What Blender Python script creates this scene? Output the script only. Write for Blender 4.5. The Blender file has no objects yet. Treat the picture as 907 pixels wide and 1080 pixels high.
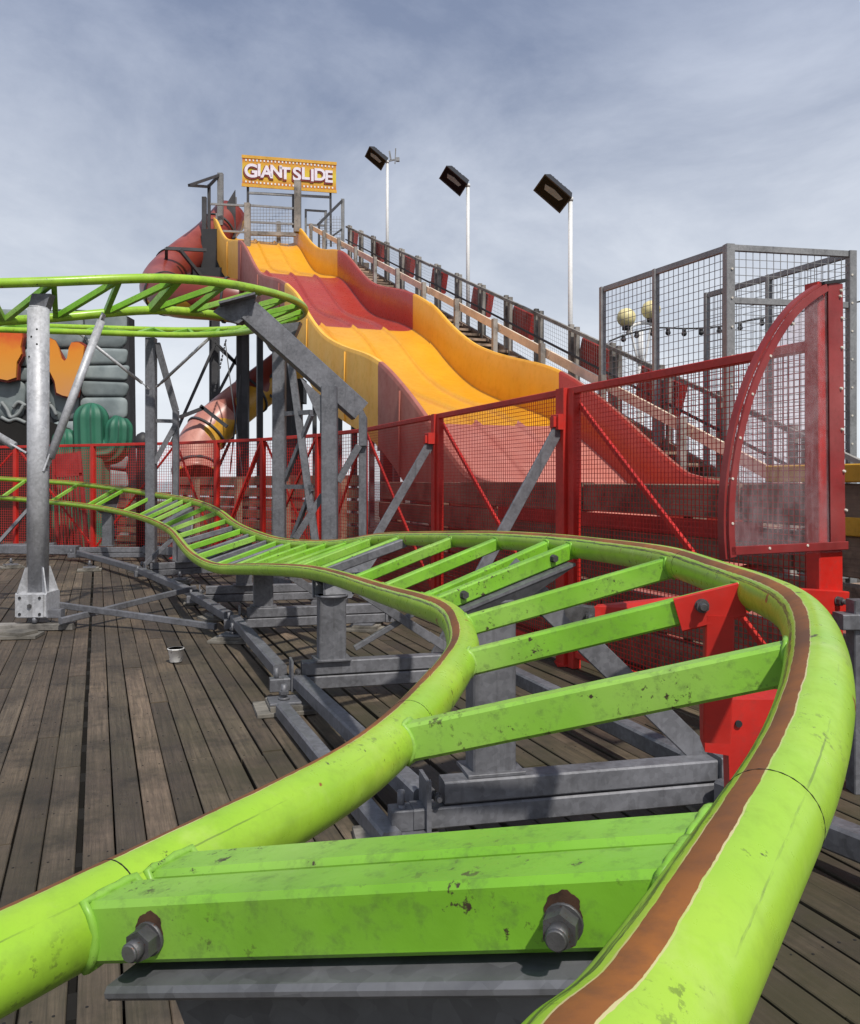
import bpy, math, random
import numpy as np
from mathutils import Vector, Matrix
random.seed(7)
sc = bpy.context.scene
COL = sc.collection
V = Vector
R = math.radians

# ------------------------------------------------------------------ camera
EYE = 1.2
cam_d = bpy.data.cameras.new('camera')
cam = bpy.data.objects.new('camera', cam_d)
COL.objects.link(cam)
cam.location = (0, 0, EYE)
cam.rotation_euler = (R(90), 0, 0)
cam_d.sensor_fit = 'VERTICAL'
cam_d.sensor_height = 36.0
cam_d.lens = 36.0 * 900 / 1080
cam_d.shift_y = -33 / 1080
cam_d.clip_start = 0.02
cam_d.clip_end = 9000
sc.camera = cam

# ------------------------------------------------------------------ sky, sun, exposure
SUN_AZ, SUN_EL = 155.0, 52.0          # azimuth clockwise from +Y, elevation
wd = bpy.data.worlds.new('World'); sc.world = wd; wd.use_nodes = True
nt = wd.node_tree; nt.nodes.clear()
def wn(t, **k):
    n = nt.nodes.new(t)
    for a, b in k.items(): setattr(n, a, b)
    return n
out = wn('ShaderNodeOutputWorld'); bg = wn('ShaderNodeBackground'); bg.inputs['Strength'].default_value = 0.1
sky = wn('ShaderNodeTexSky', sky_type='NISHITA', sun_disc=False)
sky.sun_elevation = R(SUN_EL); sky.sun_rotation = R(SUN_AZ); sky.dust_density = 2.0
tc = wn('ShaderNodeTexCoord'); sep = wn('ShaderNodeSeparateXYZ')
nt.links.new(tc.outputs['Generated'], sep.inputs[0])
# cloud-layer coordinates: direction projected on a flat ceiling
zc = wn('ShaderNodeMath', operation='MAXIMUM'); zc.inputs[1].default_value = 0.0
nt.links.new(sep.outputs['Z'], zc.inputs[0])
za = wn('ShaderNodeMath', operation='ADD'); za.inputs[1].default_value = 0.22
nt.links.new(zc.outputs[0], za.inputs[0])
dv = wn('ShaderNodeVectorMath', operation='DIVIDE')
cmb = wn('ShaderNodeCombineXYZ')
for k in 'XYZ': nt.links.new(za.outputs[0], cmb.inputs[k])
nt.links.new(tc.outputs['Generated'], dv.inputs[0]); nt.links.new(cmb.outputs[0], dv.inputs[1])
mp = wn('ShaderNodeMapping'); mp.inputs['Rotation'].default_value = (0, 0, R(-40)); mp.inputs['Scale'].default_value = (1.0, 0.9, 0.0)
mp.inputs['Location'].default_value = (3.3, 1.2, 0)
nt.links.new(dv.outputs[0], mp.inputs[0])
nz = wn('ShaderNodeTexNoise'); nz.inputs['Scale'].default_value = 1.35; nz.inputs['Detail'].default_value = 12; nz.inputs['Roughness'].default_value = 0.62
nz.inputs['Distortion'].default_value = 0.35
nt.links.new(mp.outputs[0], nz.inputs['Vector'])
rp = wn('ShaderNodeValToRGB')
rp.color_ramp.elements[0].position = 0.36; rp.color_ramp.elements[0].color = (3.7, 4.25, 5.4, 1)
rp.color_ramp.elements[1].position = 0.68; rp.color_ramp.elements[1].color = (7.9, 8.3, 9.0, 1)
nt.links.new(nz.outputs['Fac'], rp.inputs[0])
# low clouds near the horizon are thicker and paler
hr = wn('ShaderNodeMapRange'); hr.inputs['From Min'].default_value = 0.0; hr.inputs['From Max'].default_value = 0.42
hr.inputs['To Min'].default_value = 0.88; hr.inputs['To Max'].default_value = 0.0
hr.interpolation_type = 'SMOOTHSTEP'
nt.links.new(sep.outputs['Z'], hr.inputs['Value'])
mh = wn('ShaderNodeMixRGB'); mh.inputs[2].default_value = (9.3, 9.7, 10.3, 1)
nt.links.new(hr.outputs[0], mh.inputs[0]); nt.links.new(rp.outputs[0], mh.inputs[1])
up_ = wn('ShaderNodeMapRange'); up_.inputs['From Min'].default_value = .12; up_.inputs['From Max'].default_value = .62; up_.interpolation_type = 'SMOOTHSTEP'
nt.links.new(sep.outputs['Z'], up_.inputs['Value'])
mu = wn('ShaderNodeMixRGB', blend_type='MULTIPLY'); mu.inputs[2].default_value = (.58, .63, .76, 1)
nt.links.new(up_.outputs[0], mu.inputs[0]); nt.links.new(mh.outputs[0], mu.inputs[1]); mh = mu
ms = wn('ShaderNodeMixRGB'); ms.inputs[0].default_value = 0.88
nt.links.new(sky.outputs[0], ms.inputs[1]); nt.links.new(mh.outputs[0], ms.inputs[2])
nt.links.new(ms.outputs[0], bg.inputs['Color']); nt.links.new(bg.outputs[0], out.inputs['Surface'])

sd = bpy.data.lights.new('sun', 'SUN'); sd.energy = 3.9; sd.angle = R(1.5); sd.color = (1.0, 0.955, 0.88)
so = bpy.data.objects.new('sun', sd); COL.objects.link(so)
sdir = V((math.sin(R(SUN_AZ)) * math.cos(R(SUN_EL)), math.cos(R(SUN_AZ)) * math.cos(R(SUN_EL)), math.sin(R(SUN_EL))))
so.rotation_euler = sdir.to_track_quat('Z', 'Y').to_euler(); so.location = (6, -4, 12)
sc.view_settings.view_transform = 'Standard'; sc.view_settings.look = 'None'
sc.view_settings.exposure = 0.0; sc.view_settings.gamma = 1.0
sc.view_settings.use_curve_mapping = False
sc.cycles.max_bounces = 8; sc.cycles.transparent_max_bounces = 24

# ------------------------------------------------------------------ helpers
F, CX, CY = 900.0, 453.5, 507.0
def P(px, py, Y): return V(((px - CX) / F * Y, Y, EYE - (py - CY) / F * Y))
def G(px, py, z=0.0): return P(px, py, F * (EYE - z) / (py - CY))
def norm(v): v = V(v); return v.normalized() if v.length > 1e-9 else V((0, 0, 1))
U = norm((-0.389, 1, 0)); W = V((U.y, -U.x, 0))     # along the pier boards / across them

MATS = {}
class NT:
    def __init__(s, name):
        s.m = bpy.data.materials.new(name); s.m.use_nodes = True
        s.t = s.m.node_tree; s.t.nodes.clear()
        s.o = s.n('ShaderNodeOutputMaterial'); s.b = s.n('ShaderNodeBsdfPrincipled')
        s.l(s.b.outputs[0], s.o.inputs['Surface'])
        s.tc = s.n('ShaderNodeTexCoord')
    def n(s, t, **k):
        x = s.t.nodes.new(t)
        for a, b in k.items(): setattr(x, a, b)
        return x
    def l(s, a, b): s.t.links.new(a, b)
    def math(s, op, a, b=0.0, c=None, clamp=False):
        x = s.n('ShaderNodeMath', operation=op, use_clamp=clamp)
        for i, v in enumerate((a, b, c)):
            if v is None: continue
            if isinstance(v, (int, float)): x.inputs[i].default_value = v
            else: s.l(v, x.inputs[i])
        return x.outputs[0]
    def noise(s, scale, detail=4, rough=0.55, vec=None, stretch=None, dist=0.0):
        x = s.n('ShaderNodeTexNoise'); x.inputs['Scale'].default_value = scale
        x.inputs['Detail'].default_value = detail; x.inputs['Roughness'].default_value = rough; x.inputs['Distortion'].default_value = dist
        v = vec or s.tc.outputs['Object']
        if stretch:
            m = s.n('ShaderNodeMapping'); m.inputs['Scale'].default_value = stretch; s.l(v, m.inputs[0]); v = m.outputs[0]
        s.l(v, x.inputs['Vector']); return x.outputs['Fac']
    def ramp(s, fac, *st):
        x = s.n('ShaderNodeValToRGB'); e = x.color_ramp.elements
        while len(e) < len(st): e.new(0.5)
        for i, (p, c) in enumerate(st):
            e[i].position = p
            if isinstance(c, (int, float)): c = (c, c, c)
            e[i].color = (*c, 1)
        s.l(fac, x.inputs[0]); return x.outputs[0]
    def mix(s, fac, a, b, mode='MIX'):
        x = s.n('ShaderNodeMixRGB', blend_type=mode)
        for i, v in enumerate((fac, a, b)):
            if isinstance(v, (int, float)): x.inputs[i].default_value = v if i == 0 else (v, v, v, 1)
            elif isinstance(v, (tuple, list)): x.inputs[i].default_value = (*v, 1)
            else: s.l(v, x.inputs[i])
        return x.outputs[0]
    def bump(s, h, strength=0.3, dist=0.01):
        x = s.n('ShaderNodeBump'); x.inputs['Strength'].default_value = strength; x.inputs['Distance'].default_value = dist
        s.l(h, x.inputs['Height']); s.l(x.outputs[0], s.b.inputs['Normal'])
    def col(s, c):
        if isinstance(c, tuple): s.b.inputs['Base Color'].default_value = (*c, 1)
        else: s.l(c, s.b.inputs['Base Color'])
    def set(s, **k):
        for a, v in k.items():
            i = s.b.inputs[a.replace('_', ' ')]
            if isinstance(v, (int, float)): i.default_value = v
            else: s.l(v, i)

def paint(name, base, rough=0.4, var=0.25, chip=None, chip_amt=0.0, scale=3.0, bump=0.1, fade=None, spec=0.5, dirt=0.25):
    """worn paint: mottled tone, fine grime, optional chips showing another colour, optional bleached patches"""
    m = NT(name)
    n1 = m.noise(scale, 6)
    c = m.mix(m.ramp(n1, (0.3, 0.0), (0.7, 1.0)), tuple(x * (1 - var) for x in base), tuple(min(1, x * (1 + var * 0.6)) for x in base))
    if fade:
        n4 = m.noise(scale * 0.35, 5)
        c = m.mix(m.ramp(n4, (0.45, 0.0), (0.7, 0.75)), c, fade)
    n2 = m.noise(scale * 9, 5, 0.7)
    c = m.mix(m.math('MULTIPLY', m.ramp(n2, (0.52, 0.0), (0.75, 1.0)), dirt), c, (0.05, 0.045, 0.035))
    if chip:
        n3 = m.noise(scale * 5, 8, 0.65)
        k = m.ramp(n3, (0.70 - chip_amt, 0.0), (0.72 - chip_amt, 1.0))
        c = m.mix(k, c, chip)
        cl = m.math('MULTIPLY', m.ramp(m.noise(scale * 1.7, 4), (.50, 0.), (.62, 1.)), m.ramp(m.noise(scale * 16, 6, .7), (.575, 0.), (.615, 1.)))
        if chip_amt > .03: c = m.mix(cl, c, chip)
    m.col(c)
    m.set(Roughness=m.ramp(n2, (0.3, rough), (0.8, min(1, rough + 0.25))))
    m.b.inputs['Specular IOR Level'].default_value = spec
    m.bump(m.noise(scale * 12, 4), bump, 0.004)
    return m.m

M = {}
M['green'] = paint('green paint', (0.19, 0.45, 0.028), 0.33, 0.28, chip=(0.05, 0.035, 0.02), chip_amt=0.035, dirt=0.5, scale=5, fade=(0.36, 0.54, 0.13))
M['red'] = paint('red paint', (0.54, 0.016, 0.009), 0.42, 0.3, chip=(0.20, 0.05, 0.03), chip_amt=-0.02, scale=4, fade=(0.60, 0.045, 0.030))
M['red_dusty'] = paint('dusty red paint', (0.25, 0.022, 0.022), 0.5, 0.25, scale=5, fade=(0.36, 0.09, 0.085), chip=(0.45, 0.2, 0.12), chip_amt=-0.03)
M['red_wire'] = paint('red coated wire', (0.52, 0.016, 0.010), 0.5, 0.25, scale=3)
M['bolt'] = paint('dull steel bolt', (0.12, 0.118, 0.122), 0.45, 0.5, scale=40, chip=(0.10, 0.04, 0.02), chip_amt=0.07)
M['bolt'].node_tree.nodes['Principled BSDF'].inputs['Metallic'].default_value = 0.6
M['stud'] = paint('pale stud head', (0.62, 0.58, 0.50), 0.4, 0.2, scale=20)
M['black'] = paint('black housing', (0.022, 0.022, 0.024), 0.5, 0.3)
M['darksteel'] = paint('dark steel', (0.055, 0.055, 0.06), 0.5, 0.35, scale=3)
M['cream'] = paint('cream boards', (0.74, 0.60, 0.46), 0.7, 0.25, chip=(0.25, 0.20, 0.15), chip_amt=0.02, scale=3)
M['scroll'] = paint('grey scroll paint', (.24, .26, .26), .6, .2)
M['white'] = paint('white paint', (0.74, 0.74, 0.73), 0.45, 0.12, scale=3)
M['pad_red'] = paint('dark red panel', (0.40, 0.022, 0.016), 0.5, 0.4, scale=4)
M['yellow_board'] = paint('yellow board', (0.62, 0.33, 0.02), 0.5, 0.2, scale=4, chip=(0.3, 0.2, 0.08), chip_amt=-0.01)
M['cable'] = paint('black cable', (0.02, 0.02, 0.02), 0.6, 0.1)
M['underside'] = paint('dark wood and shade black', (0.010, 0.009, 0.008), 0.9, 0.3, dirt=0.0)  # dark wood, taken near black to paint in the shade below the boards

def galv(name, tone=0.30, var=0.35, blue=1.05):
    m = NT(name)
    v = m.n('ShaderNodeTexVoronoi'); v.inputs['Scale'].default_value = 55; m.l(m.tc.outputs['Object'], v.inputs['Vector'])
    sp = m.n('ShaderNodeSeparateColor'); m.l(v.outputs['Color'], sp.inputs[0])
    n1 = m.noise(3.5, 7, 0.6); n2 = m.noise(16, 6, 0.7)
    t = m.math('ADD', m.math('MULTIPLY', sp.outputs[0], 0.18), m.math('ADD', m.math('MULTIPLY', n1, 0.9), m.math('MULTIPLY', n2, 0.45)))
    lo = tone * (1 - var); hi = tone * (1 + var)
    c = m.ramp(t, (0.50, (lo, lo * 1.01, lo * blue)), (1.05, (hi, hi * 1.01, hi * blue)))
    streak = m.noise(6, 5, 0.6, stretch=(4, 4, 0.35))
    c = m.mix(m.ramp(streak, (0.56, 0.0), (0.74, 0.55)), c, (tone * 0.4, tone * 0.39, tone * 0.4))
    m.col(c); m.set(Metallic=0.25, Roughness=m.ramp(n2, (0.3, 0.42), (0.8, 0.66)))
    m.bump(n2, 0.12, 0.003)
    return m.m
M['galv'] = galv('galvanised steel', 0.44)
M['frame'] = galv('grey painted steel', 0.145, 0.42, 1.10)
M['cagesteel'] = galv('weathered cage steel', 0.22, 0.3, 1.02)

def rail_mat(name, stripe=0.039):
    """green running rail: rust-brown wheel track, pale worn edges, black grease line. UV: u metres along, v turn round the tube (0 = stripe centre)"""
    m = NT(name)
    uv = m.n('ShaderNodeUVMap'); s = m.n('ShaderNodeSeparateXYZ'); m.l(uv.outputs[0], s.inputs[0])
    u, v = s.outputs['X'], s.outputs['Y']
    wv = m.noise(5, 3, vec=uv.outputs[0], stretch=(1.0, 0.0, 0.0))
    wv2 = m.noise(34, 4, vec=uv.outputs[0], stretch=(1.0, 0.6, 0.0))
    off = m.math('ADD', m.math('MULTIPLY', m.math('SUBTRACT', wv, 0.5), 0.022), m.math('MULTIPLY', m.math('SUBTRACT', wv2, 0.5), 0.018))
    a = m.math('ABSOLUTE', m.math('ADD', m.math('SUBTRACT', m.math('FRACT', m.math('ADD', v, 0.5)), 0.5), off))
    n1 = m.noise(4, 6); n2 = m.noise(38, 6, 0.7); n3 = m.noise(11, 8, 0.62)
    g = m.mix(m.ramp(n1, (0.3, 0.0), (0.7, 1.0)), (0.26, 0.49, 0.026), (0.37, 0.57, 0.048))
    g = m.mix(m.ramp(n3, (0.56, 0.0), (0.78, 0.55)), g, (0.50, 0.62, 0.18))          # bleached patches
    # long black grease streak beside the stripe, broken up
    vv = m.math('SUBTRACT', m.math('FRACT', m.math('ADD', v, 0.5)), 0.5)
    st = m.math('ABSOLUTE', m.math('SUBTRACT', m.math('ADD', vv, m.math('MULTIPLY', off, 1.4)), stripe * 2.0))
    sm = m.math('MULTIPLY', m.math('LESS_THAN', st, 0.013), m.ramp(m.noise(11, 7, 0.75, vec=uv.outputs[0], stretch=(1, 9, 0)), (0.40, 0.0), (0.52, 0.95)))
    g = m.mix(sm, g, (0.035, 0.04, 0.022))
    st2 = m.math('ABSOLUTE', m.math('SUBTRACT', m.math('ADD', vv, m.math('MULTIPLY', off, 0.8)), -0.17))
    sm2 = m.math('MULTIPLY', m.math('LESS_THAN', st2, 0.0035), m.ramp(m.noise(5, 6, 0.7, vec=uv.outputs[0], stretch=(1, 2, 0)), (0.50, 0.0), (0.58, 0.5)))
    g = m.mix(sm2, g, (0.06, 0.07, 0.03))
    g = m.mix(m.ramp(m.noise(30, 7, 0.62), (0.655, 0.0), (0.68, 0.9)), g, (0.05, 0.035, 0.02))      # chips
    g = m.mix(m.ramp(m.noise(17, 4, 0.5), (0.70, 0.0), (0.715, 1.0)), g, (0.26, 0.08, 0.02))       # rust dots
    g = m.mix(m.math('MULTIPLY', m.ramp(n2, (0.5, 0.0), (0.8, 1.0)), 0.22), g, (0.06, 0.06, 0.03))
    cl = m.math('MULTIPLY', m.ramp(m.noise(7, 4), (.54, 0.), (.66, 1.)), m.ramp(m.noise(85, 6, .7), (.57, 0.), (.61, .9)))
    g = m.mix(cl, g, (0.05, 0.04, 0.02))
    under_shade = m.math('MULTIPLY', m.ramp(m.noise(6, 7, .68), (.48, 0.), (.72, .55)), m.ramp(m.math('ABSOLUTE', vv), (.12, 0.15), (.34, 1.)))  # mottled darkening, stronger below: shade painted onto the tube's underside
    g = m.mix(under_shade, g, (0.085, 0.13, 0.02))
    edge = m.math('MULTIPLY', m.math('LESS_THAN', a, stripe * 1.15), 1.0)
    c = m.mix(m.math('MULTIPLY', edge, m.ramp(m.noise(9, 4), (0.40, 0.1), (0.6, 0.9))), g, (0.60, 0.50, 0.26))
    brown = m.mix(m.ramp(n1, (0.35, 0.0), (0.65, 1.0)), (0.13, 0.050, 0.015), (0.31, 0.108, 0.016))
    brown = m.mix(m.ramp(n2, (0.45, 0.0), (0.75, 0.6)), brown, (0.10, 0.045, 0.02))
    c = m.mix(m.math('LESS_THAN', a, stripe), c, brown)
    m.col(c)
    m.set(Roughness=m.mix(m.math('LESS_THAN', a, stripe), m.ramp(n2, (0.3, 0.24), (0.8, 0.46)), 0.6))
    m.bump(n2, 0.1, 0.002)
    return m.m
M['rail'] = rail_mat('green running rail')
M['rail_clean'] = rail_mat('green upper rail', 0.0001)

def wood(name, c0, c1, rough=0.85, attr=True, moss=None, dirs=None):
    """weathered boards; grain along the board (u axis of UV), tone per board from the colour attribute"""
    m = NT(name)
    uv = m.n('ShaderNodeUVMap')
    g = m.noise(1.0, 8, 0.65, vec=uv.outputs[0], stretch=(2.2, 60, 1)); g2 = m.noise(1.0, 6, 0.6, vec=uv.outputs[0], stretch=(9, 240, 1))
    big = m.noise(1.1, 8, 0.68)
    t = m.math('ADD', m.math('MULTIPLY', g, 0.6), m.math('MULTIPLY', g2, 0.4))
    c = m.ramp(t, (0.28, c0), (0.72, c1))
    if attr:
        at = m.n('ShaderNodeAttribute', attribute_name='tone')
        c = m.mix(1.0, c, at.outputs['Color'], 'MULTIPLY')
    c = m.mix(m.ramp(big, (0.42, 0.0), (0.60, 0.72)), c, tuple(x * 0.22 for x in c1))
    stain = m.noise(4.5, 7, 0.7)
    c = m.mix(m.ramp(stain, (0.50, 0.0), (0.70, 0.75)), c, (0.016, 0.013, 0.010))
    if moss:
        xyz = m.n('ShaderNodeSeparateXYZ'); m.l(m.tc.outputs['Object'], xyz.inputs[0])
        mm = m.math('MULTIPLY', m.ramp(m.noise(1.6, 6, 0.65), (0.40, 0.0), (0.62, 0.75)),
                    m.math('MULTIPLY', m.math('ADD', xyz.outputs['X'], 2.2), 0.5, clamp=True))
        c = m.mix(mm, c, moss)
    m.col(c); m.set(Roughness=m.ramp(g2, (0.3, rough - 0.22), (0.7, rough)))
    m.bump(t, 0.55, 0.004)
    return m.m
M['deck'] = wood('weathered pier boards', (0.016, 0.012, 0.009), (0.205, 0.153, 0.105), 0.8, moss=(0.046, 0.042, 0.016))
M['timber'] = wood('brown timber', (0.16, 0.105, 0.072), (0.42, 0.30, 0.215), 0.85)
M['greywood'] = wood('grey post timber', (0.18, 0.165, 0.148), (0.44, 0.41, 0.37), 0.85, attr=False)
M['ply'] = wood('pale plywood pad', (0.16, 0.145, 0.12), (0.36, 0.33, 0.28), 0.85, attr=False)

class MB:
    def __init__(s): s.v = []; s.f = []; s.mi = []; s.uv = []; s.tone = []; s.smooth = []
    def add(s, vs, fs, mi=0, uvs=None, tone=1.0, smooth=False):
        b = len(s.v); s.v += [V(x) for x in vs]
        for i, f in enumerate(fs):
            s.f.append([b + k for k in f]); s.mi.append(mi); s.tone.append(tone); s.smooth.append(smooth)
            s.uv.append(uvs[i] if uvs else [(0, 0)] * len(f))
    def beam(s, p0, p1, w, h, up=(0, 0, 1), ch=0.0, mi=0, tone=1.0):
        p0, p1 = V(p0), V(p1); d = norm(p1 - p0); up = V(up)
        if abs(d.dot(norm(up))) > 0.98: up = V((0, 1, 0)) if abs(d.y) < 0.9 else V((1, 0, 0))
        a = norm(d.cross(up)); b = norm(a.cross(d)); L = (p1 - p0).length
        x, y = w / 2, h / 2; c = ch
        if c > 0: sec = [(-x, -y + c), (-x + c, -y), (x - c, -y), (x, -y + c), (x, y - c), (x - c, y), (-x + c, y), (-x, y - c)]
        else: sec = [(-x, -y), (x, -y), (x, y), (-x, y)]
        n = len(sec); vs = [p + a * q + b * r for p in (p0, p1) for q, r in sec]
        u0 = random.random() * 7; acc = [0]
        for i in range(n): acc.append(acc[-1] + math.dist(sec[i], sec[(i + 1) % n]))
        fs = []; uvs = []
        for i in range(n):
            j = (i + 1) % n
            fs.append([i, j, n + j, n + i]); uvs.append([(u0, acc[i] + u0), (u0, acc[i + 1] + u0), (u0 + L, acc[i + 1] + u0), (u0 + L, acc[i] + u0)])
        fs += [list(range(n))[::-1], list(range(n, 2 * n))]
        uvs += [[(u0 + sec[i][0], u0 + sec[i][1]) for i in range(n)][::-1], [(u0 + q, u0 + r) for q, r in sec]]
        s.add(vs, fs, mi, uvs, tone)
    def box(s, c, size, ax=None, mi=0, ch=0.0, tone=1.0):
        c = V(c); ax = ax or (V((1, 0, 0)), V((0, 1, 0)), V((0, 0, 1)))
        s.beam(c - ax[0] * size[0] / 2, c + ax[0] * size[0] / 2, size[1], size[2], ax[2], ch, mi, tone)
    def tube(s, path, r, seg=12, caps=True, ref=None, mi=0, mod=None, smooth=True, u0=0.0):
        """path of points, r number or list; ref(i) gives the direction v=0 faces"""
        n = len(path); path = [V(p) for p in path]; rr = r if isinstance(r, (list, tuple)) else [r] * n
        L = [0.0]
        for i in range(1, n): L.append(L[-1] + (path[i] - path[i - 1]).length)
        vs = []; prev = None
        for i in range(n):
            t = norm(path[min(i + 1, n - 1)] - path[max(i - 1, 0)])
            if ref: q = V(ref[i])
            else:
                q = prev if prev is not None else (V((0, 0, 1)) if abs(t.z) < 0.9 else V((1, 0, 0)))
            q = norm(q - t * q.dot(t)); prev = q; b = norm(q.cross(t))
            for k in range(seg):
                a = 2 * math.pi * k / seg; m = mod(a) if mod else 1.0
                vs.append(path[i] + (q * math.cos(a) + b * math.sin(a)) * rr[i] * m)
        fs = []; uvs = []
        for i in range(n - 1):
            for k in range(seg):
                j = (k + 1) % seg
                fs.append([i * seg + k, i * seg + j, (i + 1) * seg + j, (i + 1) * seg + k])
                a, c = k / seg, (k + 1) / seg
                uvs.append([(u0 + L[i], a), (u0 + L[i], c), (u0 + L[i + 1], c), (u0 + L[i + 1], a)])
        s.add(vs, fs, mi, uvs, smooth=smooth)
        if caps:
            b = len(s.v) - n * seg
            for f in ([b + k for k in range(seg)][::-1], [b + (n - 1) * seg + k for k in range(seg)]):
                s.f.append(f); s.mi.append(mi); s.uv.append([(u0, 0.25)] * seg); s.tone.append(1.0); s.smooth.append(False)
    def cyl(s, p0, p1, r, seg=12, r1=None, mi=0, smooth=True): s.tube([p0, p1], [r, r if r1 is None else r1], seg, mi=mi, smooth=smooth)
    def prism(s, pts, ext, mi=0, uvscale=1.0):
        """planar polygon pts pushed along vector ext"""
        pts = [V(p) for p in pts]; ext = V(ext); n = len(pts)
        nn = V((0, 0, 0))
        for i in range(n): nn += pts[i].cross(pts[(i + 1) % n])
        if nn.dot(ext) > 0: pts = pts[::-1]
        vs = pts + [p + ext for p in pts]
        fs = [list(range(n)), list(range(n, 2 * n))[::-1]] + [[(i + 1) % n, i, n + i, n + (i + 1) % n] for i in range(n)]
        s.add(vs, fs, mi, [[(vs[k].x + vs[k].y, vs[k].z) for k in f] for f in fs])
    def wires(s, o, du, dv, lu, lv, pu, pv, r, inside=None):
        """a welded wire grid: origin o, unit axes du, dv, lengths, pitches"""
        nrm = norm(du.cross(dv)); k = int(lu / pu)
        for i in range(1, k + 1):
            u = i * lu / (k + 1); v0, v1 = (0, lv) if not inside else inside(u)
            if v1 - v0 > 0.01: s.beam(o + du * u + dv * v0 + nrm * r * 0.6, o + du * u + dv * v1 + nrm * r * 0.6, 2 * r, 2 * r, nrm)
        k = int(lv / pv)
        for j in range(1, k + 1):
            v = j * lv / (k + 1)
            s.beam(o + dv * v - nrm * r * 0.6, o + dv * v + du * lu - nrm * r * 0.6, 2 * r, 2 * r, nrm)
    def build(s, name, mat, parent=None):
        me = bpy.data.meshes.new(name)
        loc = WL.get(parent.name, V((0, 0, 0))) if parent else V((0, 0, 0))
        me.from_pydata([(v - loc)[:] for v in s.v], [], s.f)
        mats = mat if isinstance(mat, (list, tuple)) else [mat]
        for m in mats: me.materials.append(M[m] if isinstance(m, str) else m)
        me.polygons.foreach_set('material_index', s.mi); me.polygons.foreach_set('use_smooth', s.smooth)
        ul = me.uv_layers.new(name='UVMap'); flat = [c for f in s.uv for uv in f for c in uv]; ul.data.foreach_set('uv', flat)
        if any(t != 1.0 for t in s.tone):
            at = me.color_attributes.new('tone', 'FLOAT_COLOR', 'CORNER'); d = []
            for f, t in zip(s.f, s.tone):
                tt = t if isinstance(t, tuple) else (t, t, t)
                d += [*tt, 1.0] * len(f)
            at.data.foreach_set('color', d)
        else:
            at = me.color_attributes.new('tone', 'FLOAT_COLOR', 'CORNER'); at.data.foreach_set('color', [1.0] * (4 * len(me.loops)))
        me.update()
        o = bpy.data.objects.new(name, me); COL.objects.link(o)
        if parent: o.parent = parent
        WL[o.name] = loc
        return o
WL = {}
def tag(o, label, cat, group=None):
    o['label'] = label; o['category'] = cat; o['kind'] = 'thing'
    if group: o['group'] = group
    return o
def thing(name, label, cat, loc=(0, 0, 0), group=None):
    o = bpy.data.objects.new(name, None); COL.objects.link(o); o.location = loc; o.empty_display_size = 0.2
    WL[o.name] = V(loc); return tag(o, label, cat, group)
def kind(o, k): o['kind'] = k; return o
def part(name, mat, parent, fn):
    m = MB(); fn(m); return m.build(name, mat, parent)
def dup(root, loc, label=None, group=None):
    r = root.copy(); COL.objects.link(r); r.location = loc; WL[r.name] = V(loc)
    if label: r['label'] = label
    if group: r['group'] = group
    for ch in list(root.children):
        c = ch.copy(); COL.objects.link(c); c.parent = r
        for g in list(ch.children):
            d = g.copy(); COL.objects.link(d); d.parent = c
    return r
def spline(p, n=8):
    p = [V(x) for x in p]; q = [2 * p[0] - p[1]] + p + [2 * p[-1] - p[-2]]; o = []
    for i in range(1, len(q) - 2):
        a, b, c, d = q[i - 1:i + 3]
        for k in range(n):
            t = k / n
            o.append(0.5 * (2 * b + (c - a) * t + (2 * a - 5 * b + 4 * c - d) * t * t + (3 * b - a - 3 * c + d) * t ** 3))
    o.append(q[-2]); return o
def relax(p, it=6):
    p = [V(x) for x in p]
    for _ in range(it): p = [p[0]] + [(p[i - 1] + 2 * p[i] + p[i + 1]) / 4 for i in range(1, len(p) - 1)] + [p[-1]]
    return p

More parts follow.
